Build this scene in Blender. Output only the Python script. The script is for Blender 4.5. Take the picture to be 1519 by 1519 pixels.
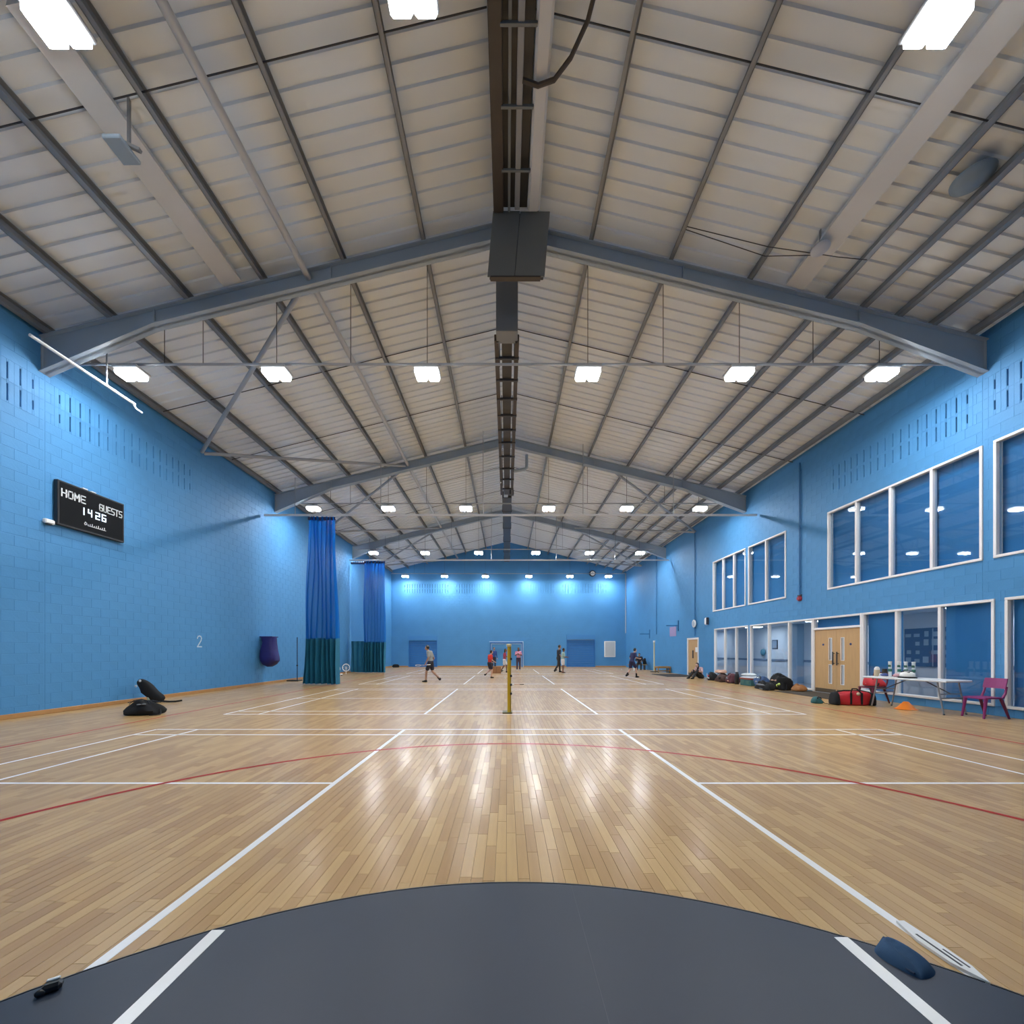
import bpy, bmesh, math, random
from mathutils import Vector, Matrix
R = math.radians
random.seed(7)
for o in list(bpy.data.objects): bpy.data.objects.remove(o, do_unlink=True)
scene = bpy.context.scene
col = scene.collection

# ------------------------------------------------------------------ camera
FPX, CX, CY, CAMH = 600.0, 752.0, 966.0, 1.40          # focal length / vanishing point in a 1519 frame
cd = bpy.data.cameras.new('camera'); cam = bpy.data.objects.new('camera', cd); col.objects.link(cam)
cam.location = (0, 0, CAMH); cam.rotation_euler = (R(90), 0, 0)
cd.sensor_fit = 'HORIZONTAL'; cd.sensor_width = 36.0; cd.lens = FPX/1519*36
cd.shift_x = (759.5-CX)/1519; cd.shift_y = (CY-759.5)/1519
cd.clip_start = .05; cd.clip_end = 200
scene.camera = cam
# ------------------------------------------------------------------ world and exposure
w = bpy.data.worlds.new('world'); scene.world = w; w.use_nodes = True
w.node_tree.nodes['Background'].inputs[0].default_value = (.6, .7, .8, 1)
w.node_tree.nodes['Background'].inputs[1].default_value = .3
scene.view_settings.view_transform = 'Standard'
scene.view_settings.look = 'None'
scene.view_settings.gamma = 1
scene.view_settings.use_curve_mapping = False
scene.view_settings.exposure = 0.12
LAMP_STRENGTH = 400.0
CORRIDOR_STRENGTH = 42.0

# ------------------------------------------------------------------ dimensions (metres)
XL, XR, YB, YF = -10.3, 10.6, 36.0, -4.6      # side walls, end wall, wall behind the camera
RIDGE, SLOPE = 11.1, .247
def roof(x): return RIDGE - SLOPE*abs(x)

# ------------------------------------------------------------------ materials
MATS = {}
def mat(name, c, rough=.5, metal=0., vary=.0, scale=8., bump=0., spec=None, emit=0., emitc=None, coat=0.):
    if name in MATS: return MATS[name]
    m = bpy.data.materials.new(name); m.use_nodes = True; nt = m.node_tree
    b = nt.nodes['Principled BSDF']
    b.inputs['Base Color'].default_value = (*c, 1); b.inputs['Roughness'].default_value = rough
    b.inputs['Metallic'].default_value = metal
    if spec is not None: b.inputs['Specular IOR Level'].default_value = spec
    if coat: b.inputs['Coat Weight'].default_value = coat
    if emit:
        b.inputs['Emission Color'].default_value = (*(emitc or c), 1); b.inputs['Emission Strength'].default_value = emit
    if vary or bump:
        tc = nt.nodes.new('ShaderNodeTexCoord')
        n = nt.nodes.new('ShaderNodeTexNoise'); n.inputs['Scale'].default_value = scale; n.inputs['Detail'].default_value = 5
        nt.links.new(tc.outputs['Object'], n.inputs['Vector'])
        if vary:
            mx = nt.nodes.new('ShaderNodeMix'); mx.data_type = 'RGBA'
            mx.inputs[6].default_value = (*[max(0, k*(1-vary)) for k in c], 1)
            mx.inputs[7].default_value = (*[min(1, k*(1+vary)) for k in c], 1)
            nt.links.new(n.outputs['Fac'], mx.inputs[0]); nt.links.new(mx.outputs[2], b.inputs['Base Color'])
        if bump:
            bp = nt.nodes.new('ShaderNodeBump'); bp.inputs['Strength'].default_value = bump; bp.inputs['Distance'].default_value = .01
            nt.links.new(n.outputs['Fac'], bp.inputs['Height']); nt.links.new(bp.outputs[0], b.inputs['Normal'])
    MATS[name] = m; return m

WALL = mat('painted_blockwork', (.062, .245, .50), .62, vary=.10, scale=1.3)
def tune_wall():
    nt = WALL.node_tree; b = nt.nodes['Principled BSDF']
    tc = nt.nodes.new('ShaderNodeTexCoord'); n = nt.nodes.new('ShaderNodeTexNoise'); n.inputs['Scale'].default_value = 22; n.inputs['Detail'].default_value = 4
    bp = nt.nodes.new('ShaderNodeBump'); bp.inputs['Strength'].default_value = .25; bp.inputs['Distance'].default_value = .01
    nt.links.new(tc.outputs['Object'], n.inputs['Vector']); nt.links.new(n.outputs['Fac'], bp.inputs['Height']); nt.links.new(bp.outputs[0], b.inputs['Normal'])
tune_wall()
ROOF = mat('white_liner_sheet', (.73, .77, .81), .5, vary=.05, scale=.8)
STEEL = mat('grey_blue_steel', (.33, .39, .45), .45, vary=.08, scale=2)
PURL = mat('galvanised_purlin', (.23, .235, .245), .45, metal=.2, vary=.12, scale=3)
TUBE = mat('grey_tube', (.36, .38, .41), .4, metal=.2)
WHITE = mat('white_paint', (.82, .82, .80), .4, vary=.03, scale=4)
FRAMEW = mat('white_frame', (.78, .76, .75), .4, vary=.03, scale=5)
LINEW = mat('white_line_paint', (.82, .81, .79), .3, vary=.06, scale=9)
LINER = mat('red_line_paint', (.38, .02, .012), .5, vary=.1, scale=9, spec=.15)
BLACK = mat('black_plastic', (.012, .012, .014), .4)
BLKF = mat('black_fabric', (.006, .006, .007), .9, vary=.4, scale=20, bump=.3)
DARKM = mat('dark_metal', (.05, .05, .055), .45, metal=.3)
def floor_mat():
    m = bpy.data.materials.new('sports_floor_wood'); m.use_nodes = True; nt = m.node_tree; b = nt.nodes['Principled BSDF']
    at = nt.nodes.new('ShaderNodeAttribute'); at.attribute_name = 'tone'
    ge = nt.nodes.new('ShaderNodeNewGeometry'); mp = nt.nodes.new('ShaderNodeMapping'); mp.inputs['Scale'].default_value = (38, 2.2, 1)
    n = nt.nodes.new('ShaderNodeTexNoise'); n.inputs['Scale'].default_value = 1; n.inputs['Detail'].default_value = 6; n.inputs['Distortion'].default_value = .6
    nt.links.new(ge.outputs['Position'], mp.inputs[0]); nt.links.new(mp.outputs[0], n.inputs['Vector'])
    mth = nt.nodes.new('ShaderNodeMath'); mth.operation = 'MULTIPLY_ADD'; mth.inputs[1].default_value = .45
    nt.links.new(n.outputs['Fac'], mth.inputs[0]); nt.links.new(at.outputs['Fac'], mth.inputs[2])
    cr = nt.nodes.new('ShaderNodeValToRGB'); e = cr.color_ramp.elements
    e[0].position = .05; e[0].color = (.38, .21, .078, 1); e[1].position = 1.0; e[1].color = (.56, .36, .15, 1)
    x = e.new(.55); x.color = (.465, .285, .113, 1)
    nt.links.new(mth.outputs[0], cr.inputs[0]); nt.links.new(cr.outputs[0], b.inputs['Base Color'])
    n2 = nt.nodes.new('ShaderNodeTexNoise'); n2.inputs['Scale'].default_value = 1.2; n2.inputs['Detail'].default_value = 3
    nt.links.new(ge.outputs['Position'], n2.inputs['Vector'])
    mr = nt.nodes.new('ShaderNodeMapRange'); mr.inputs[3].default_value = .30; mr.inputs[4].default_value = .38
    nt.links.new(n2.outputs['Fac'], mr.inputs[0]); nt.links.new(mr.outputs[0], b.inputs['Roughness'])
    b2 = nt.nodes.new('ShaderNodeBsdfPrincipled'); nt.links.new(cr.outputs[0], b2.inputs['Base Color']); b2.inputs['Roughness'].default_value = .19   # lacquer: a clear and a worn share
    ms = nt.nodes.new('ShaderNodeMixShader'); ms.inputs[0].default_value = .5; nt.links.new(b.outputs[0], ms.inputs[1]); nt.links.new(b2.outputs[0], ms.inputs[2])
    nt.links.new(ms.outputs[0], nt.nodes['Material Output'].inputs[0])
    return m
FLOOR = floor_mat()
def glass_mat(name, tint, refl):
    m = bpy.data.materials.new(name); m.use_nodes = True; nt = m.node_tree
    for x in list(nt.nodes): nt.nodes.remove(x)
    out = nt.nodes.new('ShaderNodeOutputMaterial'); tr = nt.nodes.new('ShaderNodeBsdfTransparent'); tr.inputs[0].default_value = (*tint, 1)
    gl = nt.nodes.new('ShaderNodeBsdfGlossy'); gl.inputs['Roughness'].default_value = .02
    ge = nt.nodes.new('ShaderNodeNewGeometry'); dt = nt.nodes.new('ShaderNodeVectorMath'); dt.operation = 'DOT_PRODUCT'
    nt.links.new(ge.outputs['Incoming'], dt.inputs[0]); nt.links.new(ge.outputs['Normal'], dt.inputs[1])
    def op(o, a, b=None):
        n = nt.nodes.new('ShaderNodeMath'); n.operation = o
        for i, q in enumerate((a, b)):
            if q is None: continue
            if isinstance(q, float): n.inputs[i].default_value = q
            else: nt.links.new(q, n.inputs[i])
        return n.outputs[0]
    fr = op('ADD', op('MULTIPLY', op('POWER', op('SUBTRACT', 1., op('ABSOLUTE', dt.outputs['Value'])), 5.), 1.-refl), refl)   # Schlick reflectance of both faces
    mx = nt.nodes.new('ShaderNodeMixShader')
    nt.links.new(fr, mx.inputs[0]); nt.links.new(tr.outputs[0], mx.inputs[1]); nt.links.new(gl.outputs[0], mx.inputs[2])
    nt.links.new(mx.outputs[0], out.inputs[0]); return m
GLASS = glass_mat('window_glass', (.84, .90, .95), .07)
def net_mat(name, c, alpha):
    m = bpy.data.materials.new(name); m.use_nodes = True; nt = m.node_tree
    for x in list(nt.nodes): nt.nodes.remove(x)
    out = nt.nodes.new('ShaderNodeOutputMaterial'); tr = nt.nodes.new('ShaderNodeBsdfTransparent')
    df = nt.nodes.new('ShaderNodeBsdfDiffuse'); df.inputs[0].default_value = (*c, 1)
    tl = nt.nodes.new('ShaderNodeBsdfTranslucent'); tl.inputs[0].default_value = (*c, 1)
    a = nt.nodes.new('ShaderNodeMixShader'); a.inputs[0].default_value = .35
    nt.links.new(df.outputs[0], a.inputs[1]); nt.links.new(tl.outputs[0], a.inputs[2])
    mx = nt.nodes.new('ShaderNodeMixShader'); mx.inputs[0].default_value = alpha
    nt.links.new(tr.outputs[0], mx.inputs[1]); nt.links.new(a.outputs[0], mx.inputs[2]); nt.links.new(mx.outputs[0], out.inputs[0]); return m
NET = net_mat('blue_netting', (.008, .16, .56), .72)

# ------------------------------------------------------------------ builders
class MB:
    def __init__(s): s.v = []; s.f = []; s.sm = []
    def add(s, vs, fs, smooth=False):
        o = len(s.v); s.v += [tuple(v) for v in vs]; s.f += [tuple(i+o for i in f) for f in fs]; s.sm += [smooth]*len(fs); return s
    def box(s, x0, x1, y0, y1, z0, z1, M=None):
        vs = [Vector((x, y, z)) for z in (z0, z1) for y in (y0, y1) for x in (x0, x1)]
        if M: vs = [M @ v for v in vs]
        return s.add(vs, [(0,2,3,1),(4,5,7,6),(0,1,5,4),(2,6,7,3),(0,4,6,2),(1,3,7,5)])
    def cbox(s, x0, x1, y0, y1, z0, z1, b=.01, M=None):          # chamfered box
        cx, cy, cz = (x0+x1)/2, (y0+y1)/2, (z0+z1)/2; hx, hy, hz = (x1-x0)/2, (y1-y0)/2, (z1-z0)/2
        b = min(b, hx*.9, hy*.9, hz*.9); vs = []; ix = {}
        for sx in (-1, 1):
            for sy in (-1, 1):
                for sz in (-1, 1):
                    for ax in range(3):
                        h = [hx-b, hy-b, hz-b]; h[ax] += b
                        ix[(sx, sy, sz, ax)] = len(vs); v = Vector((cx+sx*h[0], cy+sy*h[1], cz+sz*h[2])); vs.append(M @ v if M else v)
        fs = []
        for ax in range(3):
            o = [k for k in range(3) if k != ax]
            for sg in (-1, 1):
                q = []
                for a_, b_ in ((-1,-1),(1,-1),(1,1),(-1,1)):
                    k = [0,0,0]; k[ax] = sg; k[o[0]] = a_; k[o[1]] = b_; q.append(ix[(*k, ax)])
                fs.append(tuple(q) if (sg > 0) == (ax != 1) else tuple(reversed(q)))
            for a_ in (-1, 1):
                for b_ in (-1, 1):
                    k0 = [0,0,0]; k0[o[0]] = a_; k0[o[1]] = b_; k0[ax] = -1; k1 = list(k0); k1[ax] = 1
                    fs.append((ix[(*k0, o[0])], ix[(*k1, o[0])], ix[(*k1, o[1])], ix[(*k0, o[1])]))
        for sx in (-1, 1):
            for sy in (-1, 1):
                for sz in (-1, 1): fs.append(tuple(ix[(sx, sy, sz, a)] for a in range(3)))
        return s.add(vs, fs)
    def tube(s, pts, r, n=8, cap=True, rs=None, flat=1.0):
        pts = [Vector(p) for p in pts]; L = len(pts); vs = []; up = None
        for i, p in enumerate(pts):
            d = (pts[min(i+1, L-1)] - pts[max(i-1, 0)]).normalized()
            if up is None: up = Vector((0, 0, 1)) if abs(d.z) < .9 else Vector((0, 1, 0))
            a = d.cross(up).normalized(); b = a.cross(d).normalized(); up = b
            rr = rs[i] if rs else r
            for k in range(n):
                t = 2*math.pi*k/n; vs.append(p + a*math.cos(t)*rr + b*math.sin(t)*rr*flat)
        fs = [(i*n+k, i*n+(k+1) % n, (i+1)*n+(k+1) % n, (i+1)*n+k) for i in range(L-1) for k in range(n)]
        s.add(vs, fs, True)
        if cap: s.add(vs[:n], [tuple(range(n))]); s.add(vs[-n:], [tuple(reversed(range(n)))])
        return s
    def lathe(s, prof, n=20, M=None, smooth=True, cap=True):
        vs = []
        for r, z in prof:
            for k in range(n):
                t = 2*math.pi*k/n; v = Vector((r*math.cos(t), r*math.sin(t), z)); vs.append(M @ v if M else v)
        L = len(prof)
        fs = [(i*n+k, i*n+(k+1) % n, (i+1)*n+(k+1) % n, (i+1)*n+k) for i in range(L-1) for k in range(n)]
        s.add(vs, fs, smooth)
        if cap and prof[0][0] > 1e-4: s.add(vs[:n], [tuple(reversed(range(n)))])
        if cap and prof[-1][0] > 1e-4: s.add(vs[-n:], [tuple(range(n))])
        return s
    def ell(s, c, r, n=12, m=8, M=None, warp=None):
        c = Vector(c); vs = []
        for i in range(m+1):
            ph = math.pi*i/m
            for k in range(n):
                t = 2*math.pi*k/n; v = Vector((math.sin(ph)*math.cos(t)*r[0], math.sin(ph)*math.sin(t)*r[1], math.cos(ph)*r[2]))
                if warp: v = warp(v)
                v = c + v; vs.append(M @ v if M else v)
        fs = [(i*n+k, (i+1)*n+k, (i+1)*n+(k+1) % n, i*n+(k+1) % n) for i in range(m) for k in range(n)]
        return s.add(vs, fs, True)
    def prism(s, poly, d0, d1, f):                                # polygon (a,b) extruded from d0 to d1, f(a,b,d)->xyz
        n = len(poly); vs = [f(a, b, d0) for a, b in poly] + [f(a, b, d1) for a, b in poly]
        return s.add(vs, [tuple(reversed(range(n))), tuple(range(n, 2*n))] + [(i, (i+1) % n, n+(i+1) % n, n+i) for i in range(n)])
    def mesh(s, name, m, fix=True):
        me = bpy.data.meshes.new(name); me.from_pydata(s.v, [], s.f); me.validate()
        if fix:
            bm = bmesh.new(); bm.from_mesh(me); bmesh.ops.remove_doubles(bm, verts=bm.verts, dist=1e-5)
            bmesh.ops.recalc_face_normals(bm, faces=bm.faces); sm = None; bm.to_mesh(me); bm.free()
            if any(s.sm):
                me.polygons.foreach_set('use_smooth', [True]*len(me.polygons)); me.set_sharp_from_angle(angle=R(42))
        me.materials.append(m); return me
    def build(s, name, m, parent=None, fix=True):
        return link(name, s.mesh(name, m, fix), parent)
def link(name, me, parent=None, loc=None):
    o = bpy.data.objects.new(name, me); col.objects.link(o)
    if parent is not None: o.parent = parent
    if loc: o.location = loc
    return o
def tag(o, label, cat, group=None, kind=None):
    o['label'] = label; o['category'] = cat
    if group: o['group'] = group
    if kind: o['kind'] = kind
    return o
def empty(name, loc, rz=0.):
    o = bpy.data.objects.new(name, None); col.objects.link(o); o.location = loc; o.rotation_euler = (0, 0, rz); o.empty_display_size = .1; return o
def thing(name, label, cat, loc, rz=0., group=None, kind=None): return tag(empty(name, loc, rz), label, cat, group, kind)
def copy_tree(o, parent=None):
    c = o.copy(); col.objects.link(c); c.parent = parent
    for ch in list(o.children): copy_tree(ch, c)
    return c
def proj(x, y, z): return (CX+FPX*x/y, CY-FPX*(z-CAMH)/y) if y > .3 else (-9999, -9999)
def area(c4):
    p = [proj(*q) for q in c4]
    cx, cy = sum(a for a, b in p)/4, sum(b for a, b in p)/4
    if not (0 < cx < 1519 and 0 < cy < 1519): return 0
    return abs(sum(p[i][0]*p[(i+1) % 4][1]-p[(i+1) % 4][0]*p[i][1] for i in range(4)))/2
def rsub(r, h):                                                     # rectangle minus rectangle -> list of rectangles
    u0, u1, v0, v1 = r; a0, a1, b0, b1 = h
    if a0 >= u1-1e-6 or a1 <= u0+1e-6 or b0 >= v1-1e-6 or b1 <= v0+1e-6: return [r]
    out = []; lo, hi = max(u0, a0), min(u1, a1)
    if a0 > u0: out.append((u0, a0, v0, v1))
    if a1 < u1: out.append((a1, u1, v0, v1))
    if b0 > v0: out.append((lo, hi, v0, b0))
    if b1 < v1: out.append((lo, hi, b1, v1))
    return out
def rsubs(rs, holes):
    for h in holes: rs = [q for r in rs for q in rsub(r, h)]
    return rs

# ------------------------------------------------------------------ floor: substrate, strips of wood, painted lines
MATC, MATR = (.05, -.545), 2.975
fl = MB().box(XL-.3, XR+.3, YF-.2, YB+.2, -.06, -.004).build('floor', mat('floor_substrate', (.30, .18, .08), .6))
tag(fl, 'pale timber strip sports floor with painted court lines', 'floor', kind='structure')
rng = random.Random(3); planks = []
pw = .072; nx = int((XR-XL)/pw)
for i in range(nx+1):
    x0 = XL+i*pw; x1 = min(x0+pw, XR); y = YF-rng.random()*.6
    if x1-x0 < .01: continue
    while y < YB:
        L = rng.choice((.36, .44, .52, .6, .7)); planks.append((x0, x1, max(y, YF), min(y+L, YB), rng.random())); y += L
def vis(p):
    x, y = (p[0]+p[1])/2, (p[2]+p[3])/2
    if y < 1.3 or (x-MATC[0])**2+(y-MATC[1])**2 < (MATR+.1)**2: return 0
    return area(((p[0], p[2], 0), (p[1], p[2], 0), (p[1], p[3], 0), (p[0], p[3], 0)))
order = sorted(range(len(planks)), key=lambda i: -vis(planks[i])); near = set(order[:300])
def set_tone(me, vals):
    a = me.attributes.new('tone', 'FLOAT', 'FACE'); a.data.foreach_set('value', vals)
def plank_geo(mb, x0, x1, y0, y1):
    g, c = .0003, .0011
    vs = [(x0+g, y0+g, -.004), (x1-g, y0+g, -.004), (x1-g, y1-g, -.004), (x0+g, y1-g, -.004), (x0+g+c, y0+g+c, 0), (x1-g-c, y0+g+c, 0), (x1-g-c, y1-g-c, 0), (x0+g+c, y1-g-c, 0)]
    mb.add(vs, [(4,5,6,7), (0,1,5,4), (1,2,6,5), (2,3,7,6), (3,0,4,7)])
allp, tones = MB(), []
for i, p in enumerate(planks):
    if i in near:
        cx, cy = (p[0]+p[1])/2, (p[2]+p[3])/2; mb = MB(); plank_geo(mb, p[0]-cx, p[1]-cx, p[2]-cy, p[3]-cy)
        me = mb.mesh('plank', FLOOR, fix=False); set_tone(me, [p[4]*.75]*5); link('plank', me, fl, (cx, cy, 0))
    else: plank_geo(allp, *p[:4]); tones += [p[4]*.75]*5
me = allp.mesh('floor_planks', FLOOR, fix=False); set_tone(me, tones); o = link('floor_planks', me, fl); o['kind'] = 'stuff'
def line(x0, x1, y0, y1, m=LINEW): MB().box(x0, x1, y0, y1, -.001, .0012).build('court_line', m, fl)
hw = .024
LXB, LXS, RXB, RXS, SL, SR = -6.27, -5.52, 6.63, 5.88, -1.83, 2.01    # back lines and short service lines of all courts
for ci, (ya, yc, yd) in enumerate(((1.3, 4.29, 7.24), (8.97, 12.0, 15.05), (17.1, 20.1, 23.1), (25.2, 28.2, 31.2))):
    for yy in (yd, yd-.46) + ((ya, ya+.46) if ci else ()): line(LXB, RXB, yy-hw, yy+hw)
    y0 = ya if ci else .9
    for xx in (LXB, LXS, RXB, RXS): line(xx-hw, xx+hw, y0, yd)
    for xx in (SL, SR): line(xx-hw*1.15, xx+hw*1.15, y0, yd)
    line(LXB, SL-hw, yc-hw, yc+hw); line(SR+hw, RXB, yc-hw, yc+hw)
for xx in (-7.35, 7.8): line(xx-.03, xx+.03, -4, 34.5, LINER)
line(-7.35, 7.8, 34.5, 34.54, LINER)
def arc(cx, cy, r, a0, a1, m, w=.03, n=72):
    mb = MB(); vs = []
    for i in range(n+1):
        t = R(a0+(a1-a0)*i/n)
        for rr in (r-w, r+w): vs.append((cx+rr*math.cos(t), cy+rr*math.sin(t), .0016))
    mb.add(vs, [(2*i, 2*i+1, 2*i+3, 2*i+2) for i in range(n)]); mb.build('court_arc', m, fl)
arc(.05, 1.5, 4.62, -10, 190, LINER)

# ------------------------------------------------------------------ walls of painted blocks
PITCH, BL, JT = .225, .45, .005
SLZ = (29*PITCH, 31*PITCH, 33*PITCH)                                # two tall courses with acoustic slots
def block_wall(name, fmap, u0, u1, vtop, holes, slots, joints, label, n_obj, limit=None):
    slot_rects = []; pieces = []
    for a, n in slots:
        for r in range(2):
            z0, z1 = SLZ[r], SLZ[r+1]
            for k in range(n):
                c = a+(k+.5)*PITCH; h = .35 if 0 < k < n-1 else .2; m = (z0+z1)/2
                slot_rects.append((c-.015, c+.015, m-h/2, m+h/2)); pieces.append((a+k*PITCH, a+(k+1)*PITCH, z0, z1))
    bands = [(a, a+n*PITCH, SLZ[0], SLZ[2]) for a, n in slots]
    back = rsubs([(u0, u1, 0, vtop)], holes+slot_rects); mb = MB()
    for r in back: mb.add([fmap(a, b, 0) for a, b in ((r[0], r[2]), (r[1], r[2]), (r[1], r[3]), (r[0], r[3]))], [(0, 1, 2, 3)])
    for r in slot_rects:                                            # recessed slots
        q = ((r[0], r[2]), (r[1], r[2]), (r[1], r[3]), (r[0], r[3]))
        mb.add([fmap(a, b, 0) for a, b in q]+[fmap(a, b, -.09) for a, b in q], [(4,5,6,7), (0,1,5,4), (1,2,6,5), (2,3,7,6), (3,0,4,7)])
    root = mb.build(name, WALL, fix=False); tag(root, label, 'wall', kind='structure')
    blocks = []; row = 0; z = 0.
    while z < vtop:
        u = u0-(BL/2 if row % 2 else 0)
        z0 = z+(.016 if row == 17 else 0)
        while u < u1:
            r = (max(u, u0), min(u+BL, u1), z0, min(z+PITCH, vtop)); u += BL
            if limit and r[2] > limit((r[0]+r[1])/2)+.1: continue
            blocks += rsubs([r], holes+bands+[(j-.012, j+.012, -1, 99) for j in joints])
        z += PITCH; row += 1
    blocks += [q for r in pieces for q in rsubs([r], [(s[0]-.004, s[1]+.004, s[2]-.004, s[3]+.004) for s in slot_rects if r[0] <= s[0] and s[1] <= r[1] and r[2] <= s[2] and s[3] <= r[3]])]
    blocks = [r for r in blocks if r[1]-r[0] > .03 and r[3]-r[2] > .03]
    ar = [area([fmap(a, b, 0) for a, b in ((r[0], r[2]), (r[1], r[2]), (r[1], r[3]), (r[0], r[3]))]) if n_obj else 0 for r in blocks]
    pick = set(sorted(range(len(blocks)), key=lambda i: -ar[i])[:n_obj]); cache = {}; rest = MB()
    def geo(mb, r, f):
        g, c, d = JT/2, .003, .0034; a0, a1, b0, b1 = r[0]+g, r[1]-g, r[2]+g, r[3]-g
        vs = [f(a0, b0, 0), f(a1, b0, 0), f(a1, b1, 0), f(a0, b1, 0), f(a0+c, b0+c, d), f(a1-c, b0+c, d), f(a1-c, b1-c, d), f(a0+c, b1-c, d)]
        mb.add(vs, [(4,5,6,7), (0,1,5,4), (1,2,6,5), (2,3,7,6), (3,0,4,7)])
    for i, r in enumerate(blocks):
        if i in pick:
            cu, cv = (r[0]+r[1])/2, (r[2]+r[3])/2; key = (round(r[1]-r[0], 3), round(r[3]-r[2], 3))
            if key not in cache:
                m = MB(); O = Vector(fmap(0, 0, 0)); geo(m, (r[0]-cu, r[1]-cu, r[2]-cv, r[3]-cv), lambda a, b, d: Vector(fmap(a, b, d))-O); cache[key] = m.mesh('block', WALL, fix=False)
            link('block', cache[key], root, Vector(fmap(cu, cv, 0)))
        else: geo(rest, r, fmap)
    s = rest.build('blockwork', WALL, root, fix=False); s['kind'] = 'stuff'
    return root
fL = lambda u, v, d: (XL+d, u, v)
fR = lambda u, v, d: (XR-d, u, v)
fB = lambda u, v, d: (u, YB-d, v)
fF = lambda u, v, d: (u, YF+d, v)
GR = 9.2                                                           # slots start just past each portal frame
sl_side = [(GR, 18), (8.9-17*PITCH, 17)]
WIN_R = dict(a=(17.95, 20.8, 3.42, 5.98), b=(15.35, 17.75, 3.42, 5.98), c=(9.0, 13.36, 3.42, 5.98), d=(4.42, 8.8, 3.42, 5.98),
             e=(17.75, 20.65, .04, 2.54), f=(14.0, 17.62, .04, 2.54), door=(12.05, 14.0, 0., 2.54), g=(8.78, 12.05, .2, 2.54), h=(4.5, 8.6, .18, 2.54), single=(22.35, 23.75, 0, 2.16))
block_wall('wall_left', fL, YF, YB, 8.56, [], sl_side, (9., 18., 27.), 'long blue painted blockwork wall carrying the scoreboard', 300)
block_wall('wall_right', fR, YF, YB, 8.49, list(WIN_R.values()), sl_side, (9., 27., 21.6), 'long blue painted blockwork wall with windows and doors', 300)
SH = [(-8.75, -6.2, 0, 2.75), (5.3, 7.85, 0, 2.85)]
block_wall('wall_back', fB, XL, XR, 8.55, SH, [(-9.2, 18), (-4.55, 18), (.2, 18), (4.85, 18)], (), 'blue painted end wall with two shutter doors', 0)
gm = MB(); gm.prism([(XL, 8.5), (XR, 8.4), (XR, 8.55), (0, RIDGE+.05), (XL, 8.6)], YB-.004, YB+.1, lambda a, b, d: (a, d, b))
gb = gm.build('wall_back_gable', WALL); tag(gb, 'plain blue gable triangle above the end wall lamps', 'wall', kind='structure')
fm = MB().prism([(XL, 0), (XR, 0), (XR, 8.5), (0, RIDGE+.1), (XL, 8.6)], YF-.1, YF, lambda a, b, d: (a, d, b))
tag(fm.build('wall_front', WALL), 'blue wall behind the round mat', 'wall', kind='structure')
bb = MB()
TIMB = mat('timber_skirting', (.42, .22, .08), .4, vary=.2, scale=6)
bb.cbox(XL+.005, XL+.045, YF, YB, 0, .10, .008); tag(bb.build('baseboard_left', TIMB), 'timber skirting along the foot of the scoreboard wall', 'skirting', kind='structure')
bb = MB().cbox(XL+.05, SH[0][0]-.02, YB-.045, YB-.008, 0, .10, .008).cbox(SH[0][1]+.02, SH[1][0]-.02, YB-.045, YB-.008, 0, .10, .008).cbox(SH[1][1]+.02, XR-.02, YB-.045, YB-.008, 0, .10, .008)
tag(bb.build('baseboard_back', TIMB), 'timber skirting along the foot of the end wall', 'skirting', kind='structure')

# ------------------------------------------------------------------ roof: deck, liner sheets, rafters, purlins, rods, braces
ce = MB()
ce.add([(XL-.4, YF, roof(XL-.4)+.09), (0, YF, RIDGE+.09), (0, YB+.1, RIDGE+.09), (XL-.4, YB+.1, roof(XL-.4)+.09)], [(0, 1, 2, 3)])
ce.add([(XR+.4, YF, roof(XR+.4)+.09), (0, YF, RIDGE+.09), (0, YB+.1, RIDGE+.09), (XR+.4, YB+.1, roof(XR+.4)+.09)], [(0, 3, 2, 1)])
ceil = ce.build('ceiling', ROOF, fix=False); tag(ceil, 'pitched roof of white ribbed liner sheets on grey steel frames', 'ceiling', kind='structure')
SW, NR = .9, 3
def sheet(xe):
    prof = []; p = SW/NR
    for k in range(NR): y = k*p; prof += [(y, 0), (y+p*.60, 0), (y+p*.66, -.035), (y+p*.94, -.035)]
    prof.append((SW-.004, 0)); vs = []
    for (y, dz) in prof:
        for x in (0, xe): vs.append((x, y, roof(x)+.05+dz))
    return MB().add(vs, [(2*i, 2*i+1, 2*i+3, 2*i+2) for i in range(len(prof)-1)]).mesh('roof_sheet', ROOF, fix=False)
for xe in (XL-.1, XR+.1):
    me = sheet(xe); y = YF
    while y < YB-.05: link('roof_sheet', me, ceil, (0, y, 0)); y += SW
FR = (0., 9., 18., 27.)
TOP = lambda x: roof(x)-.20                                          # top flange of the rafters
def rafter(y, sg):
    xe = XL if sg < 0 else XR; hx = 7.8*sg; mb = MB()
    def bot(x):
        b = TOP(x)-.36
        if abs(x) > abs(hx): b = (TOP(hx)-.36)+(7.56-(TOP(hx)-.36))*(abs(x)-abs(hx))/(abs(xe)-abs(hx))
        return b
    xs = [.0, hx*.5, hx, xe]
    for a, b in zip(xs[:-1], xs[1:]):
        q = lambda f0, f1, y0, y1: mb.prism([(a, f0(a)), (b, f0(b)), (b, f1(b)), (a, f1(a))], y0, y1, lambda u, v, d: (u, d, v))
        q(bot, lambda x: bot(x)+.022, y-.11, y+.11); q(lambda x: TOP(x)-.022, TOP, y-.11, y+.11); q(bot, TOP, y-.03, y+.03)
    for x in (hx, xe-.012*sg, hx*.5): mb.prism([(x-.012, bot(x)), (x+.012, bot(x)), (x+.012, TOP(x)), (x-.012, TOP(x))], y-.07, y+.07, lambda u, v, d: (u, d, v))
    return mb.build('rafter', STEEL, ceil)
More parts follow.
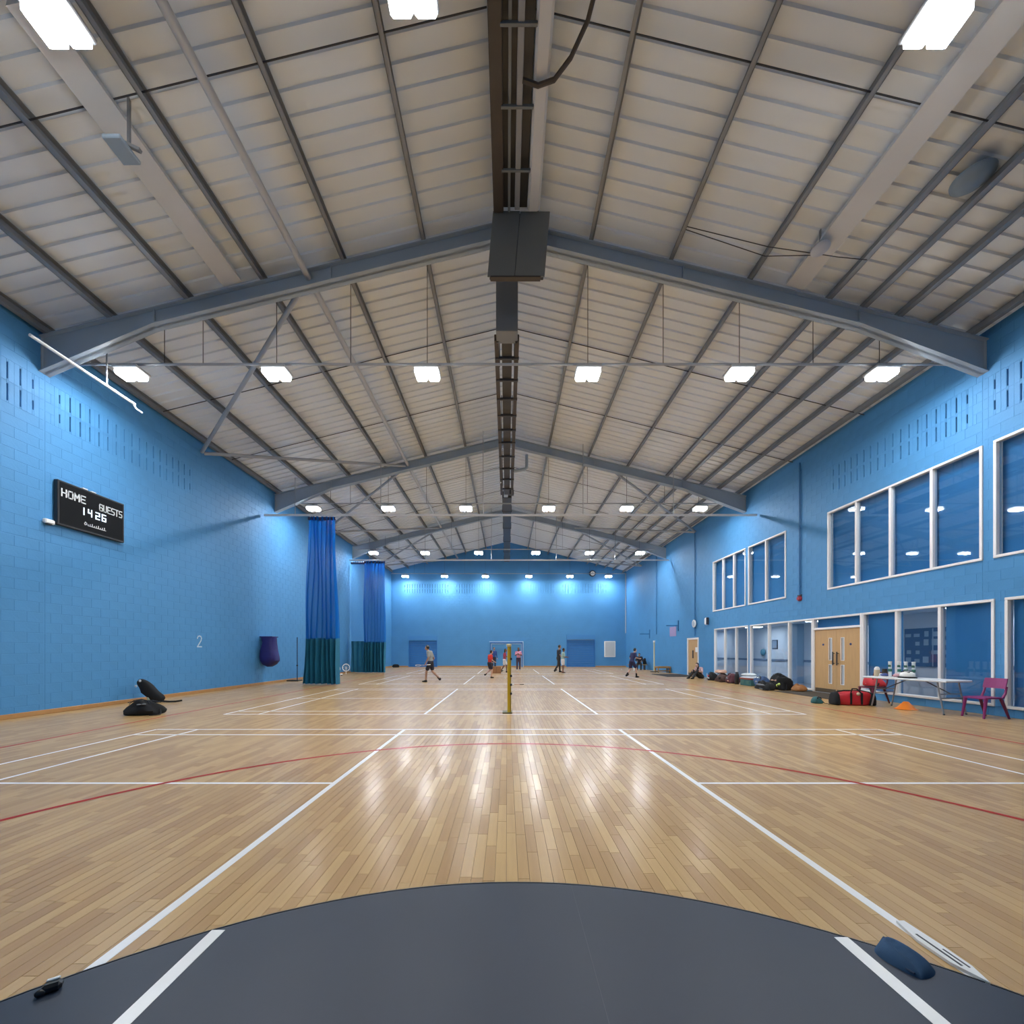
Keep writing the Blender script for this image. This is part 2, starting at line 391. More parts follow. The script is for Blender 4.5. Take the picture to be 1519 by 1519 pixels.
for y in FR[1:]:
    for sg in (-1, 1): rafter(y, sg)
def purlin(x, y0, y1, w=.07, h=.2):
    z = roof(x)-h+.01; mb = MB(); t = .012                           # a Z section
    mb.box(x-t/2, x+t/2, y0, y1, z, z+h); mb.box(x-w if x > 0 else x-.004, x+.004 if x > 0 else x+w, y0, y1, z, z+t); mb.box(x-t, x+w*.8, y0, y1, z+h-t-.004, z+h-.004)
    mb.build('purlin', PURL, ceil)
bays = [(YF, 9.), (9., 18.), (18., 27.), (27., YB)]
for y0, y1 in bays:
    for x in (-10.2, -8.8, -7.1, -5.42, -3.65, -1.88, 1.88, 3.65, 5.4, 7.15, 7.92, 8.7, 9.46, 10.3): purlin(x, y0, y1, .075 if abs(x) < 7 else .11)
for y in [k*3. for k in range(1, 12) if (k*3) % 9] :
    for sg, xe in ((-1, XL), (1, XR)):
        MB().tube([(.3*sg, y, roof(.3)-.07), (xe, y, roof(xe)-.07)], .012, 6).build('sag_rod', DARKM, ceil)
def brace(p, q, r=.055): MB().tube([p, q], r, 10).build('brace_tube', TUBE, ceil)
for y0 in (9., 18., 27.):
    zc = 8.05
    for sg, xe in ((-1, XL), (1, XR)):
        if sg > 0 and y0 < 18: continue
        brace((xe-.12*sg, y0+4.5, zc), (4.65*sg, y0+.12, TOP(4.65)-.2)); brace((xe-.12*sg, y0+4.6, zc), (4.5*sg, y0+8.88, TOP(4.5)-.2))
MB().tube([(-4.4, YF, roof(4.4)-.33), (-4.4, YB, roof(4.4)-.33)], .07, 12).build('longitudinal_pipe', mat('pale_pipe', (.47, .47, .48), .4), ceil)
PALE = mat('pale_duct', (.58, .575, .57), .5, vary=.05, scale=2)
for x in (-6.0, 6.3):
    sg = 1 if x > 0 else -1; mb = MB()
    mb.prism([(x-.2, roof(x-.2)-.19), (x+.2, roof(x+.2)-.19), (x+.17, roof(x+.17)-.08), (x-.17, roof(x-.17)-.08)], 5.0 if x < 0 else 3.6, 8.85, lambda a, b, d: (a, d, b))
    mb.build('pale_roof_duct', PALE, ceil)

# ------------------------------------------------------------------ windows, doors and the rooms behind the right wall
def window(n, r, us, label, open_panes=(), depth=.10, fw=.06):
    u0, u1, v0, v1 = r; root = empty('window_%d' % n, (XR, (u0+u1)/2, v0)); tag(root, label, 'window', kind='structure')
    O = Vector(root.location)
    def part(name, m, boxes, parent=root, ch=.008):
        mb = MB()
        for b in boxes: mb.cbox(b[0]-O.x, b[1]-O.x, b[2]-O.y, b[3]-O.y, b[4]-O.z, b[5]-O.z, ch)
        return mb.build(name, m, parent)
    x0, x1 = XR-.03, XR+depth
    part('frame', FRAMEW, [(x0, x1, u0, u1, v0, v0+fw), (x0, x1, u0, u1, v1-fw, v1)]); part('frame', FRAMEW, [(x0, x1, u0, u0+fw, v0+fw, v1-fw)]); part('frame', FRAMEW, [(x0, x1, u1-fw, u1, v0+fw, v1-fw)])
    ed = [u0+fw/2]+list(us)+[u1-fw/2]
    for u in us: part('mullion', FRAMEW, [(x0+.005, x1-.005, u-fw*.6, u+fw*.6, v0+fw, v1-fw)])
    for i in range(len(ed)-1):
        a, b = ed[i]+fw/2, ed[i+1]-fw/2
        part('pane', GLASS, [(XR+.04, XR+.05, a, b, v0+fw, v1-fw)], ch=.001)
        if i not in open_panes: part('blind', BLIND, [(XR+.16, XR+.17, a-.04, b+.04, v0+fw-.03, v1-fw+.03)], ch=.001)
    return root
BLIND = mat('blue_roller_blind', (.045, .23, .47), .55, vary=.08, scale=3)
ev = lambda r, n: [r[0]+(r[1]-r[0])*k/n for k in range(1, n)]
W = WIN_R
window(1, W['a'], ev(W['a'], 3), 'upper window of three narrow lights above the glazed corridor screen')
window(2, W['b'], ev(W['b'], 2), 'upper window of two wide lights beside the three-light window')
window(3, W['c'], ev(W['c'], 4), 'long upper window of four lights above the white table')
window(4, W['d'], ev(W['d'], 4), 'upper window above the glazing past the purple chair')
window(5, W['e'], ev(W['e'], 3), 'floor-level corridor screen of three narrow clear panes', (0, 1, 2))
window(6, W['f'], (15.2, 16.38), 'floor-level corridor screen of three clear panes beside the double doors', (0, 1, 2))
window(7, W['g'], (9.9, 11.0), 'low window behind the white table with a notice board showing', (1,))
window(8, W['h'], ev(W['h'], 4), 'low blue-blinded window past the purple chair')
OAK = mat('oak_veneer', (.55, .34, .15), .4, vary=.14, scale=3)
def oak_grain():
    nt = OAK.node_tree; n = [x for x in nt.nodes if x.type == 'TEX_NOISE'][0]; tc = [x for x in nt.nodes if x.type == 'TEX_COORD'][0]
    mp = nt.nodes.new('ShaderNodeMapping'); mp.inputs['Scale'].default_value = (6, 6, .6); nt.links.new(tc.outputs['Object'], mp.inputs[0]); nt.links.new(mp.outputs[0], n.inputs['Vector'])
oak_grain()
CHROME = mat('satin_metal', (.35, .35, .36), .3, metal=.8)
def lb(root, name, m, b, parent=None, ch=.006):
    O = Vector(root.location); return MB().cbox(b[0]-O.x, b[1]-O.x, b[2]-O.y, b[3]-O.y, b[4]-O.z, b[5]-O.z, ch).build(name, m, parent or root)
d = empty('door_2', (XR, 13.02, 0)); tag(d, 'pale oak double doors with slim vertical vision panels', 'door', kind='structure')
u0, u1 = 12.05, 14.0
lb(d, 'door_frame', FRAMEW, (XR-.03, XR+.1, u0, u0+.07, 0, 2.54)); lb(d, 'door_frame', FRAMEW, (XR-.03, XR+.1, u1-.07, u1, 0, 2.54))
lb(d, 'door_frame', FRAMEW, (XR-.03, XR+.1, u0+.07, u1-.07, 2.12, 2.19)); lb(d, 'door_frame', FRAMEW, (XR-.03, XR+.1, u0+.07, u1-.07, 2.48, 2.54))
lb(d, 'pane', GLASS, (XR+.04, XR+.05, u0+.07, u1-.07, 2.19, 2.48), ch=.001); lb(d, 'blind', BLIND, (XR+.16, XR+.17, u0, u1, 2.17, 2.5), ch=.001)
mid = (u0+u1)/2
GREYG = mat('door_vision_glass', (.45, .50, .55), .1)
for (a, b, s) in ((u0+.07, mid-.003, 1), (mid+.003, u1-.07, -1)):
    rects = [(a, b, .03, 2.115)]; e = mid-.24 if s > 0 else mid+.24                      # vision panels sit near the meeting stile
    hol = [(e-.05, e+.05, .35, .95), (e-.05, e+.05, 1.12, 1.82)]
    O = Vector(d.location); mb = MB()
    for r in rsubs(rects, hol): mb.box(XR+.012-O.x, XR+.056-O.x, r[0]-O.y, r[1]-O.y, r[2], r[3])
    leaf = mb.build('door_leaf', OAK, d)
    for h in hol:
        lb(d, 'vision_panel', GREYG, (XR+.03, XR+.038, h[0], h[1], h[2], h[3]), leaf, .001)
        mb = MB()
        for q in rsubs([(h[0]-.02, h[1]+.02, h[2]-.02, h[3]+.02)], [h]): mb.box(XR+.004-O.x, XR+.014-O.x, q[0]-O.y, q[1]-O.y, q[2], q[3])
        mb.build('vision_bead', FRAMEW, leaf)
    hh = e+.16*s
    MB().tube([(XR-.045-O.x, hh-O.y, .95), (XR-.045-O.x, hh-O.y, 1.38)], .018, 10).tube([(XR-.045-O.x, hh-O.y, 1.0), (XR+.02-O.x, hh-O.y, 1.0)], .012).tube([(XR-.045-O.x, hh-O.y, 1.33), (XR+.02-O.x, hh-O.y, 1.33)], .012).build('pull_handle', DARKM, leaf)
    lb(d, 'kick_plate', mat('dark_kick_plate', (.10, .075, .05), .4), (XR+.006, XR+.014, a+.02, b-.02, .03, .16), leaf, .002)
    MB().lathe([(.001, 0), (.035, 0), (.035, .01), (.001, .01)], 14, Matrix.Translation((XR+.012-O.x, e-s*.3-O.y, 1.62)) @ Matrix.Rotation(R(-90), 4, 'Y')).build('door_sign', mat('sign_blue', (.02, .05, .18), .4), leaf)
d = empty('door_1', (XR, 23.05, 0)); tag(d, 'single pale oak door in a white frame with a paper notice', 'door', kind='structure')
u0, u1 = 22.35, 23.75
lb(d, 'door_frame', FRAMEW, (XR-.03, XR+.1, u0, u0+.1, 0, 2.16)); lb(d, 'door_frame', FRAMEW, (XR-.03, XR+.1, u1-.1, u1, 0, 2.16)); lb(d, 'door_frame', FRAMEW, (XR-.03, XR+.1, u0+.1, u1-.1, 2.06, 2.16))
leaf = lb(d, 'door_leaf', OAK, (XR+.012, XR+.056, u0+.1, u1-.1, .02, 2.06))
lb(d, 'pull_handle', DARKM, (XR-.03, XR+.01, 23.0, 23.08, 1.0, 1.45), leaf); lb(d, 'paper_notice', WHITE, (XR+.008, XR+.012, 22.5, 22.78, 1.35, 1.62), leaf, .001)
lb(d, 'kick_plate', MATS['dark_kick_plate'], (XR+.006, XR+.014, u0+.12, u1-.12, .03, .16), leaf, .002)
SHUT = mat('blue_shutter', (.02, .15, .42), .45, vary=.08, scale=2); SHUTB = mat('blue_shutter_box', (.05, .22, .50), .45)
for n, (a, b, _, h) in enumerate(SH):
    d = empty('door_%d' % (3+n), ((a+b)/2, YB, 0))
    tag(d, ('blue roller shutter door behind the walking player in grey' if n == 0 else 'blue roller shutter door beside the white board'), 'door', kind='structure')
    lb(d, 'shutter_box', SHUTB, (a, b, YB-.06, YB+.2, h-.42, h)); lb(d, 'guide_rail', SHUT, (a, a+.08, YB-.03, YB+.1, 0, h-.42)); lb(d, 'guide_rail', SHUT, (b-.08, b, YB-.03, YB+.1, 0, h-.42))
    k = 0; z = .01
    while z < h-.44:
        lb(d, 'slat', SHUT, (a+.08, b-.08, YB+.05, YB+.08, z, min(z+.196, h-.42)), ch=.012); z += .2
# corridor behind the clear panes
CW = mat('corridor_wall_paint', (.62, .67, .74), .6, vary=.04, scale=2)
X2 = 13.0
def struct(name, m, b, label, cat): o = MB().box(*b).build(name, m); return tag(o, label, cat, kind='structure')
struct('wall_corridor', CW, (X2, X2+.1, 7.5, 30, 0, 2.7), 'pale corridor wall seen through the clear panes', 'wall')
struct('floor_corridor', mat('corridor_vinyl', (.22, .24, .28), .35), (XR+.02, X2, 7.5, 30, -.05, -.001), 'grey corridor floor behind the clear panes', 'floor')
struct('ceiling_corridor', CW, (XR+.02, X2, 7.5, 30, 2.6, 2.7), 'white corridor ceiling behind the clear panes', 'ceiling')
struct('wall_corridor_end', CW, (XR+.1, X2, 29.9, 30, 0, 2.7), 'far end of the pale corridor', 'wall')
struct('wall_corridor_near', CW, (XR+.1, X2, 7.5, 7.6, 0, 2.7), 'near end of the pale corridor', 'wall')
struct('trim_1', mat('dado_rail', (.16, .21, .30), .5), (X2-.03, X2, 7.6, 29.9, .92, 1.02), 'dark dado rail along the corridor wall', 'rail')
struct('wall_corridor_pier', mat('blue_grey_paint', (.20, .30, .42), .5), (X2-.3, X2, 17.7, 18.0, 0, 2.6), 'blue-grey pier in the corridor behind the clear panes', 'pier')
LAMPC = mat('corridor_lamp_glow', (1, 1, 1), .5, emit=CORRIDOR_STRENGTH, emitc=(.9, .95, 1))
for y, lab in ((10.5, 'white corridor ceiling light behind the low window over the table'), (15.5, 'white corridor ceiling light behind the panes beside the double doors'), (19.5, 'white corridor ceiling light behind the screen of three narrow panes'), (24.5, 'white corridor ceiling light behind the single oak door')):
    t = thing('corridor_lamp', lab, 'lamp', (11.9, y, 2.6), group='corridor ceiling lights')
    MB().cbox(-.3, .3, -.3, .3, -.05, 0, .01).build('lamp_body', WHITE, t); MB().box(-.26, .26, -.26, .26, -.058, -.05).build('diffuser', LAMPC, t)
nb = thing('notice_board', 'blue notice board covered in papers seen through the low window', 'notice board', (X2-.002, 12.35, .92))
MB().cbox(-.03, 0, -.85, .85, 0, 1.2, .005).build('board', mat('board_blue', (.03, .10, .24), .7), nb)
PAP = mat('faded_paper', (.32, .42, .56), .7); rg = random.Random(5)
for r in range(4):
    for c in range(6):
        if rg.random() < .2: continue
        y, z, h = -.72+c*.27, .12+r*.27, rg.uniform(.1, .2); MB().box(-.034, -.03, y, y+rg.uniform(.12, .2), z, z+h).build('paper_sheet', PAP, nb)
MB().box(-.036, -.03, -.05, -.02, .02, 1.18).build('divider_strip', PAP, nb)
pf = thing('picture_frame', 'small dark framed notice on the corridor wall', 'picture frame', (X2-.002, 19.6, 1.5))
MB().cbox(-.03, 0, -.2, .2, 0, .45, .01).build('frame', mat('dark_frame', (.05, .07, .11), .5), pf); MB().box(-.034, -.03, -.15, .15, .05, .4).build('print', mat('grey_print', (.2, .26, .34), .5), pf)
sd = tag(MB().ell((0, 0, 0), (.09, .17, .17)).build('soap_dispenser', mat('teal_plastic', (.06, .2, .28), .35)), 'round teal dispenser on the corridor wall', 'dispenser'); sd.location = (X2-.09, 20.4, 1.35)

# ------------------------------------------------------------------ lamps, conduits, tracks
GLOW = mat('lamp_glow', (1, 1, 1), .5, emit=LAMP_STRENGTH, emitc=(.93, .97, 1.0))
REFR = mat('lamp_refractor', (1, 1, 1), .5, emit=7, emitc=(.95, .98, 1.0))
HOUS = mat('lamp_housing', (.45, .46, .48), .4, metal=.3)
def make_lamp():
    t = empty('high_bay_lamp', (0, 0, 0))
    MB().cbox(-.29, .29, -.2, .2, .035, .10, .015).build('housing', HOUS, t)
    for s in (-1, 1):
        MB().cbox(-.13, .13, -.17, .17, -.075, .036, .03, Matrix.Translation((.145*s, 0, 0))).build('lens', REFR, t)
        MB().cbox(-.10, .10, -.14, .14, -.085, -.074, .004, Matrix.Translation((.145*s, 0, 0))).build('led_panel', GLOW, t)
    mb = MB().cbox(-.05, .05, -.04, .04, .10, .19, .008)
    for k in range(-3, 4): mb.box(k*.075-.006, k*.075+.006, -.16, .16, .10, .13)
    mb.build('heat_sink', HOUS, t)
    return t
lamp0 = make_lamp(); LX = (-8.77, -5.38, -1.86, 1.89, 5.43, 8.76); LZ = 7.88
rowtxt = ['on the conduit just beyond the first rafter', 'on the conduit above the first netting curtain', 'on the conduit above the far netting curtain', 'on the conduit against the end wall']
ordt = ['nearest the scoreboard wall', 'second from the scoreboard wall', 'third from the scoreboard wall', 'third from the windowed wall', 'second from the windowed wall', 'nearest the windowed wall']
first = True
for ri, y in enumerate((9.45, 18.35, 26.6, 34.9)):
    ct = thing('lighting_conduit', 'thin horizontal conduit carrying lamps, '+['just beyond the first rafter', 'above the first netting curtain', 'above the far netting curtain', 'against the end wall'][ri], 'conduit', (0, y, LZ))
    MB().tube([(-10.0, 0, .22), (10.3, 0, .22)], .028, 8).build('conduit_tube', TUBE, ct)
    for x in (-8.0, -7.1, -5.38, -3.65, -1.86, 1.89, 3.65, 5.43, 7.15, 8.7):
        MB().tube([(x, 0, .22), (x, 0, roof(x)-.16-LZ)], .008 if ri < 2 else .006, 5).build('suspension_wire', DARKM, ct)
    for li, x in enumerate(LX):
        if first: L = lamp0; first = False
        else: L = copy_tree(lamp0)
        L.location = (x, y, LZ); tag(L, 'glowing twin-lens lamp %s, %s' % (rowtxt[ri], ordt[li]), 'lamp', 'high-bay lamps')
for x, y, z, lb_ in ((-5.38, 4.84, 8.9, 'glowing twin-lens lamp under the roof on the scoreboard side, above the round mat'), (-1.09, 4.60, 8.9, 'glowing twin-lens lamp under the roof just beside the ridge beam, above the mat'), (5.15, 4.84, 8.9, 'glowing twin-lens lamp under the roof on the window side, above the round mat')):
    L = copy_tree(lamp0); L.location = (x, y, z); tag(L, lb_, 'lamp', 'high-bay lamps')
    MB().tube([(0, 0, .18), (0, 0, roof(x)-z)], .012, 6).build('suspension_rod', TUBE, L)
for y, z, lab in ((17.0, 7.12, 'white curtain track across the hall holding the first netting curtain'), (26.2, 7.3, 'white curtain track across the hall holding the far netting curtain')):
    t = thing('curtain_track', lab, 'track', (0, y, z))
    MB().cbox(XL+.1, XR-.1, -.03, .03, -.04, .04, .008).build('track_rail', mat('white_track', (.7, .72, .74), .35), t)
    for x in (-8.9, -5.3, -1.0, 3.2, 7.0): MB().tube([(x, 0, .04), (x, 0, roof(x)-.2-z)], .016, 6).build('track_hanger', TUBE, t)
wp = thing('wall_conduit', 'shiny white tube running beside the eaves above the scoreboard', 'conduit', (-9.2, 7.9, 7.5))
MB().tube([(0, -.1, 0), (0, 2.1, 0)], .032, 10).build('tube', mat('shiny_white_tube', (.8, .82, .84), .25), wp)
MB().tube([(0, 2.05, 0), (.0, 2.13, -.08), (.05, 2.25, -.12)], .02, 8).build('tube_end', MATS['shiny_white_tube'], wp)
MB().tube([(0, 1.4, 0), (0, 1.4, roof(9.2)-.05-7.5)], .016, 6).build('hanger', TUBE, wp)

# ------------------------------------------------------------------ ridge equipment
BRN = mat('brown_steel', (.055, .040, .030), .5, vary=.2, scale=3); DKG = mat('dark_grey_duct', (.040, .036, .034), .5, vary=.15, scale=2); GRY = mat('grey_box_panel', (.17, .175, .17), .5, vary=.06, scale=2)
t = thing('ridge_duct', 'long dark duct and twin rails hung below the roof ridge', 'duct', (0, 9.6, 9.0))
MB().cbox(-.13, .13, .4, 10.1, .03, .32, .01).build('duct', DKG, t)
for s in (-1, 1): MB().cbox(s*.25-.06, s*.25+.05, .3, 10.1, 0, .16, .008).build('side_rail', BRN, t)
y = .9
while y < 10: MB().cbox(-.31, .31, y-.03, y+.03, -.03, .04, .006).build('cross_clamp', DARKM, t); y += 1.05 if y > 4.5 else .85
MB().cbox(-.26, .26, 0, .4, 0, 1.35, .01).build('duct_drop', mat('grey_duct_drop', (.20, .205, .215), .5), t)
MB().cbox(-.235, .235, 10.5, 24.9, .02, .35, .01).build('duct', DKG, t)
for y in (12.5, 15.5, 18.5, 21.5, 24.2): MB().cbox(-.26, .26, y-.04, y+.04, 0, .37, .006).build('cross_clamp', DARKM, t)
mb = MB(); mb.cbox(-.16, .05, 10.12, 10.45, .02, .28, .02); mb.build('joint_unit', TUBE, t); MB().cbox(.06, .34, 10.15, 10.42, .08, .3, .02).build('joint_unit', BLACK, t)
MB().tube([(.28, 7.6, .05), (.75, 7.6, .14), (.84, 7.6, .2), (.84, 7.6, .75)], .07, 10).build('bent_pipe', STEEL, t)
for y in (1.5, 5.5, 9.5, 14, 18.5, 23): 
    for s in (-1, 1): MB().tube([(s*.2, y, .2), (s*.2, y, 1.95)], .012, 6).build('hanger', DARKM, t)
MB().ell((-.3, 8.6, .0), (.05, .05, .05)).build('indicator_lamp', WHITE, t)
t = thing('ridge_beam', 'brown beam, dark trough and pale duct along the near ridge', 'beam', (0, 2.0, 10.55))
MB().cbox(-.28, -.07, 0, 6.45, 0, .3, .012).build('brown_beam', BRN, t)
MB().cbox(-.07, .42, 0, 6.45, .12, .2, .005).build('trough', DARKM, t); MB().cbox(.02, .07, 0, 6.45, .02, .12, .005).build('trough_rail', GRY, t); MB().cbox(.16, .26, .0, 6.4, .0, .12, .01).build('trough_rail', mat('mid_grey_rail', (.28, .28, .285), .45), t)
MB().cbox(.43, .68, 0, 6.45, 0, .26, .04).build('pale_duct', mat('ridge_pale_duct', (.62, .61, .60), .5), t)
for y in (3.9, 4.8, 5.7): MB().cbox(-.1, .45, y-.02, y+.02, -.02, .03, .005).build('cross_strap', GRY, t)
pts = [(.25, 4.45, -.04), (.5, 4.5, -.06), (.75, 4.42, -.08), (.98, 4.2, -.05), (1.18, 3.9, .05), (1.28, 3.5, .14), (1.2, 3.1, .16)]
MB().tube(pts, .035, 8).build('flexible_hose', BRN, t)
t = thing('ridge_box', 'large dark grey two-panel box hung at the ridge in front of the first rafter', 'box', (.25, 8.5, 9.28))
sh = Matrix(((1, 0, .085, -.06), (0, 1, 0, 0), (0, 0, 1, 0), (0, 0, 0, 1)))
MB().cbox(-.56, .58, .03, .12, .02, 1.36, .01, sh).build('box_body', DARKM, t)
MB().cbox(-.6, -.035, 0, .03, 0, 1.38, .008, sh).build('front_panel', GRY, t); MB().cbox(-.025, .6, 0, .03, 0, 1.37, .008, sh).build('front_panel', GRY, t)
MB().cbox(-.54, .52, .0, .11, -.015, .02, .005, sh).build('bottom_edge', BRN, t)
for s in (-.4, .4): MB().tube([(s, .08, 1.3), (s, .08, 1.7)], .02, 6).build('hanger', DARKM, t)
t = thing('dish_speaker', 'grey round dish fixed beside a purlin on the window side', 'speaker', (7.6, 6.6, 9.0))
MB().lathe([(.001, 0), (.09, .01), (.19, .04), (.265, .10), (.27, .13), (.10, .14), (.001, .14)], 26).build('dish', mat('dish_grey_blue', (.17, .22, .27), .5), t); MB().tube([(0, 0, .15), (0, 0, roof(7.6)-9.0)], .03, 8).build('bracket', PURL, t)
t = thing('pale_disc_light', 'small pale round fitting under the pale duct', 'fitting', (6.12, 7.9, 9.22))
MB().lathe([(.001, -.02), (.12, -.01), (.16, .03), (.16, .06), (.001, .06)], 18).build('disc', mat('pale_fitting', (.45, .46, .5), .5), t); MB().tube([(0, 0, .05), (0, 0, .42)], .02, 6).build('bracket', PURL, t)
t = tag(MB().tube([(3.65, 8.2, 10.01), (5.2, 8.05, 9.45), (6.5, 7.95, 9.15), (7.12, 8.0, 9.14)], .008, 5).tube([(3.65, 8.25, 10.0), (5.2, 8.15, 9.36), (6.12, 8.1, 9.33)], .008, 5).build('slack_wire', DARKM), 'thin slack wires under the roof on the window side', 'wire')
t = thing('roof_bracket', 'small bent metal bracket under the roof by the pale duct', 'bracket', (-5.7, 6.1, 9.0))
MB().cbox(-.18, .18, -.03, .03, 0, .05, .006, Matrix.Rotation(R(25), 4, 'Y')).build('arm', PURL, t); MB().cbox(-.02, .02, -.02, .02, 0, .75, .006).build('stem', PURL, t); MB().cbox(-.22, .05, -.2, .15, -.1, -.04, .01).build('plate', mat('bracket_blue_grey', (.3, .37, .44), .5), t)

# ------------------------------------------------------------------ scoreboard, wall things on the left
def sq2(x): return math.copysign(abs(x)**.55, x)
def strokes(lines, pts, th, f, depth=.006):
    mb = MB()
    for pl in lines:
        for a, b in zip(pl[:-1], pl[1:]):
            A, B = Vector(a), Vector(b); dv = (B-A).normalized(); n = Vector((-dv.y, dv.x))*th/2; e = dv*th/2
            mb.prism([tuple(A-e-n), tuple(B+e-n), tuple(B+e+n), tuple(A-e+n)], 0, depth, f)
    return mb
GLY = {'H': [[(0,0),(0,1)],[(1,0),(1,1)],[(0,.5),(1,.5)]], 'O': [[(.15,0),(0,.15),(0,.85),(.15,1),(.85,1),(1,.85),(1,.15),(.85,0),(.15,0)]], 'M': [[(0,0),(0,1),(.5,.4),(1,1),(1,0)]],
 'E': [[(1,0),(.1,0),(0,.15),(0,.85),(.1,1),(1,1)],[(0,.5),(.85,.5)]], 'G': [[(1,.85),(.85,1),(.15,1),(0,.85),(0,.15),(.15,0),(1,0),(1,.5),(.5,.5)]], 'U': [[(0,1),(0,.15),(.15,0),(.85,0),(1,.15),(1,1)]],
 'S': [[(1,1),(.15,1),(0,.85),(0,.6),(.15,.5),(.85,.5),(1,.4),(1,.15),(.85,0),(0,0)]], 'T': [[(0,1),(1,1)],[(.5,1),(.5,0)]],
 '1': [[(.6,0),(.6,1)]], '4': [[(0,1),(0,.5),(1,.5)],[(1,1),(1,0)]], '2': [[(0,1),(1,1),(1,.5),(0,.5),(0,0),(1,0)]], '6': [[(1,1),(0,1),(0,0),(1,0),(1,.5),(0,.5)]]}
def word(txt, u0, v0, w, h, gap): 
    out = []
    for i, ch in enumerate(txt):
        for pl in GLY.get(ch, []): out.append([(u0+i*(w+gap)+a*w, v0+b*h) for a, b in pl])
    return out
sb = thing('scoreboard', 'black electronic scoreboard reading HOME and GUESTS on the blue wall', 'scoreboard', (XL+.014, 9.97, 4.28))
MB().cbox(0, .1, -.8, .8, 0, 1.03, .012).build('case', BLACK, sb); MB().box(.1, .103, -.76, .76, .04, .99).build('face', mat('scoreboard_face', (.006, .0065, .008), .6, spec=.12), sb)
ff = lambda a, b, d: (.103+d, a, b)
GL2 = mat('score_lettering', (.80, .82, .84), .5); DIG = mat('lit_digits', (.75, .85, .95), .5, emit=.9, emitc=(.75, .88, 1))
strokes(word('HOME', -.72, .68, .095, .16, .045), 0, .026, ff).build('lettering_home', GL2, sb)
strokes(word('GUESTS', .14, .64, .07, .155, .032), 0, .022, ff).build('lettering_guests', GL2, sb)
strokes(word('14', -.28, .41, .075, .155, .075)+word('26', .05, .40, .085, .155, .07), 0, .024, ff).build('lit_digits', DIG, sb)
lg = []
for i in range(9): lg.append([(-.14+i*.05, .17), (-.14+i*.05, .20+.015*(i % 3))]); lg.append([(-.14+i*.05, .17), (-.11+i*.05, .17)])
lg.append([(-.22, .2), (-.2, .24), (-.17, .22), (-.18, .18), (-.21, .17), (-.22, .2)])
strokes(lg, 0, .014, ff).build('maker_mark', GL2, sb)
mb = MB().cbox(.02, .1, -.25, -.13, 1.03, 1.055, .006).cbox(.02, .1, -.05, .07, 1.03, 1.05, .006); mb.build('top_bracket', WHITE, sb)
t = thing('wall_sensor', 'small white wall sensor beside the scoreboard', 'sensor', (XL+.006, 9.05, 4.25))
MB().cbox(0, .09, -.1, .1, 0, .1, .02).build('body', WHITE, t); MB().cbox(.03, .1, -.07, .03, -.03, .0, .008).build('lens_cover', DARKM, t)
nm = strokes([[(0, .78), (.08, .95), (.25, 1), (.42, .95), (.5, .78), (.42, .55), (0, 0), (.5, 0)]], 0, .11, lambda a, b, d: (XL+.006+d, 13.45+a*.36, 1.55+b*.36), .003).build('wall_numeral', mat('stencil_white', (.55, .66, .74), .6)); tag(nm, 'white painted numeral 2 on the blue wall', 'numeral')
NAVY = mat('navy_bag_cloth', (.014, .013, .13), .6, vary=.3, scale=6, bump=.3)
t = thing('hanging_bag', 'dark blue bag hanging on the wall between scoreboard and curtain', 'bag', (XL+.01, 17.0, .75))
mb = MB(); rings = [(1.25, .25, .22), (1.0, .25, .24), (.7, .28, .27), (.42, .33, .31), (.25, .33, .31), (.1, .24, .22), (.0, .08, .08)]; vs = []
for z, a, b in rings:
    for k in range(20):
        an_ = 2*math.pi*k/20; vs.append((.02+max(a, .3)*.95+sq2(math.cos(an_))*a+.02*math.sin(7*z+2*an_), sq2(math.sin(an_))*b+.02*math.cos(9*z+an_), z))
mb.add(vs, [(i*20+k, i*20+(k+1) % 20, (i+1)*20+(k+1) % 20, (i+1)*20+k) for i in range(6) for k in range(20)]+[tuple(range(20)), tuple(range(120, 140))], True); mb.build('bag_body', NAVY, t)
MB().cbox(.02, .56, -.23, .23, 1.23, 1.27, .01).build('top_bar', NAVY, t)
MB().tube([(.0, 0, 1.22), (.12, 0, 1.22)], .03, 8).build('hook', DARKM, t)
t = thing('net_post', 'thin dark net post standing against the blue wall beside the curtain', 'post', (-9.85, 19.0, 0))
MB().tube([(0, 0, .03), (0, 0, 2.05)], .022, 8).build('pole', mat('blue_dark_pole', (.02, .05, .12), .4), t); MB().cbox(-.4, .15, -.2, .2, 0, .05, .01).build('base', BLACK, t); MB().cbox(-.03, .03, -.03, .03, .7, .76, .005).build('cleat', BLACK, t)
t = thing('spoked_trolley', 'white trolley with two spoked wheels between the netting curtains', 'trolley', (-9.5, 22.9, 0))
MB().cbox(-.42, .12, -.2, .2, .06, .12, .01).build('deck', WHITE, t)
for s in (-1, 1):
    cxx = .12+.225*s; wm = Matrix.Translation((cxx, .12*s, .44+.03*s)) @ Matrix.Rotation(R(90), 4, 'X'); mb = MB()
    ring = [tuple(wm @ Vector((.20*math.cos(a), .20*math.sin(a), 0))) for a in [2*math.pi*k/24 for k in range(25)]]
    wh = mb.tube(ring, .022, 8, cap=False).build('wheel', WHITE, t)
    mb = MB()
    for k in range(8): a = math.pi*k/4; mb.tube([wm @ Vector((0, 0, 0)), wm @ Vector((.19*math.cos(a), .19*math.sin(a), 0))], .006, 5)
    mb.build('spokes', WHITE, wh); MB().tube([(cxx, .12*s, .1), (cxx, .12*s, .44)], .02, 6).build('fork', WHITE, t)
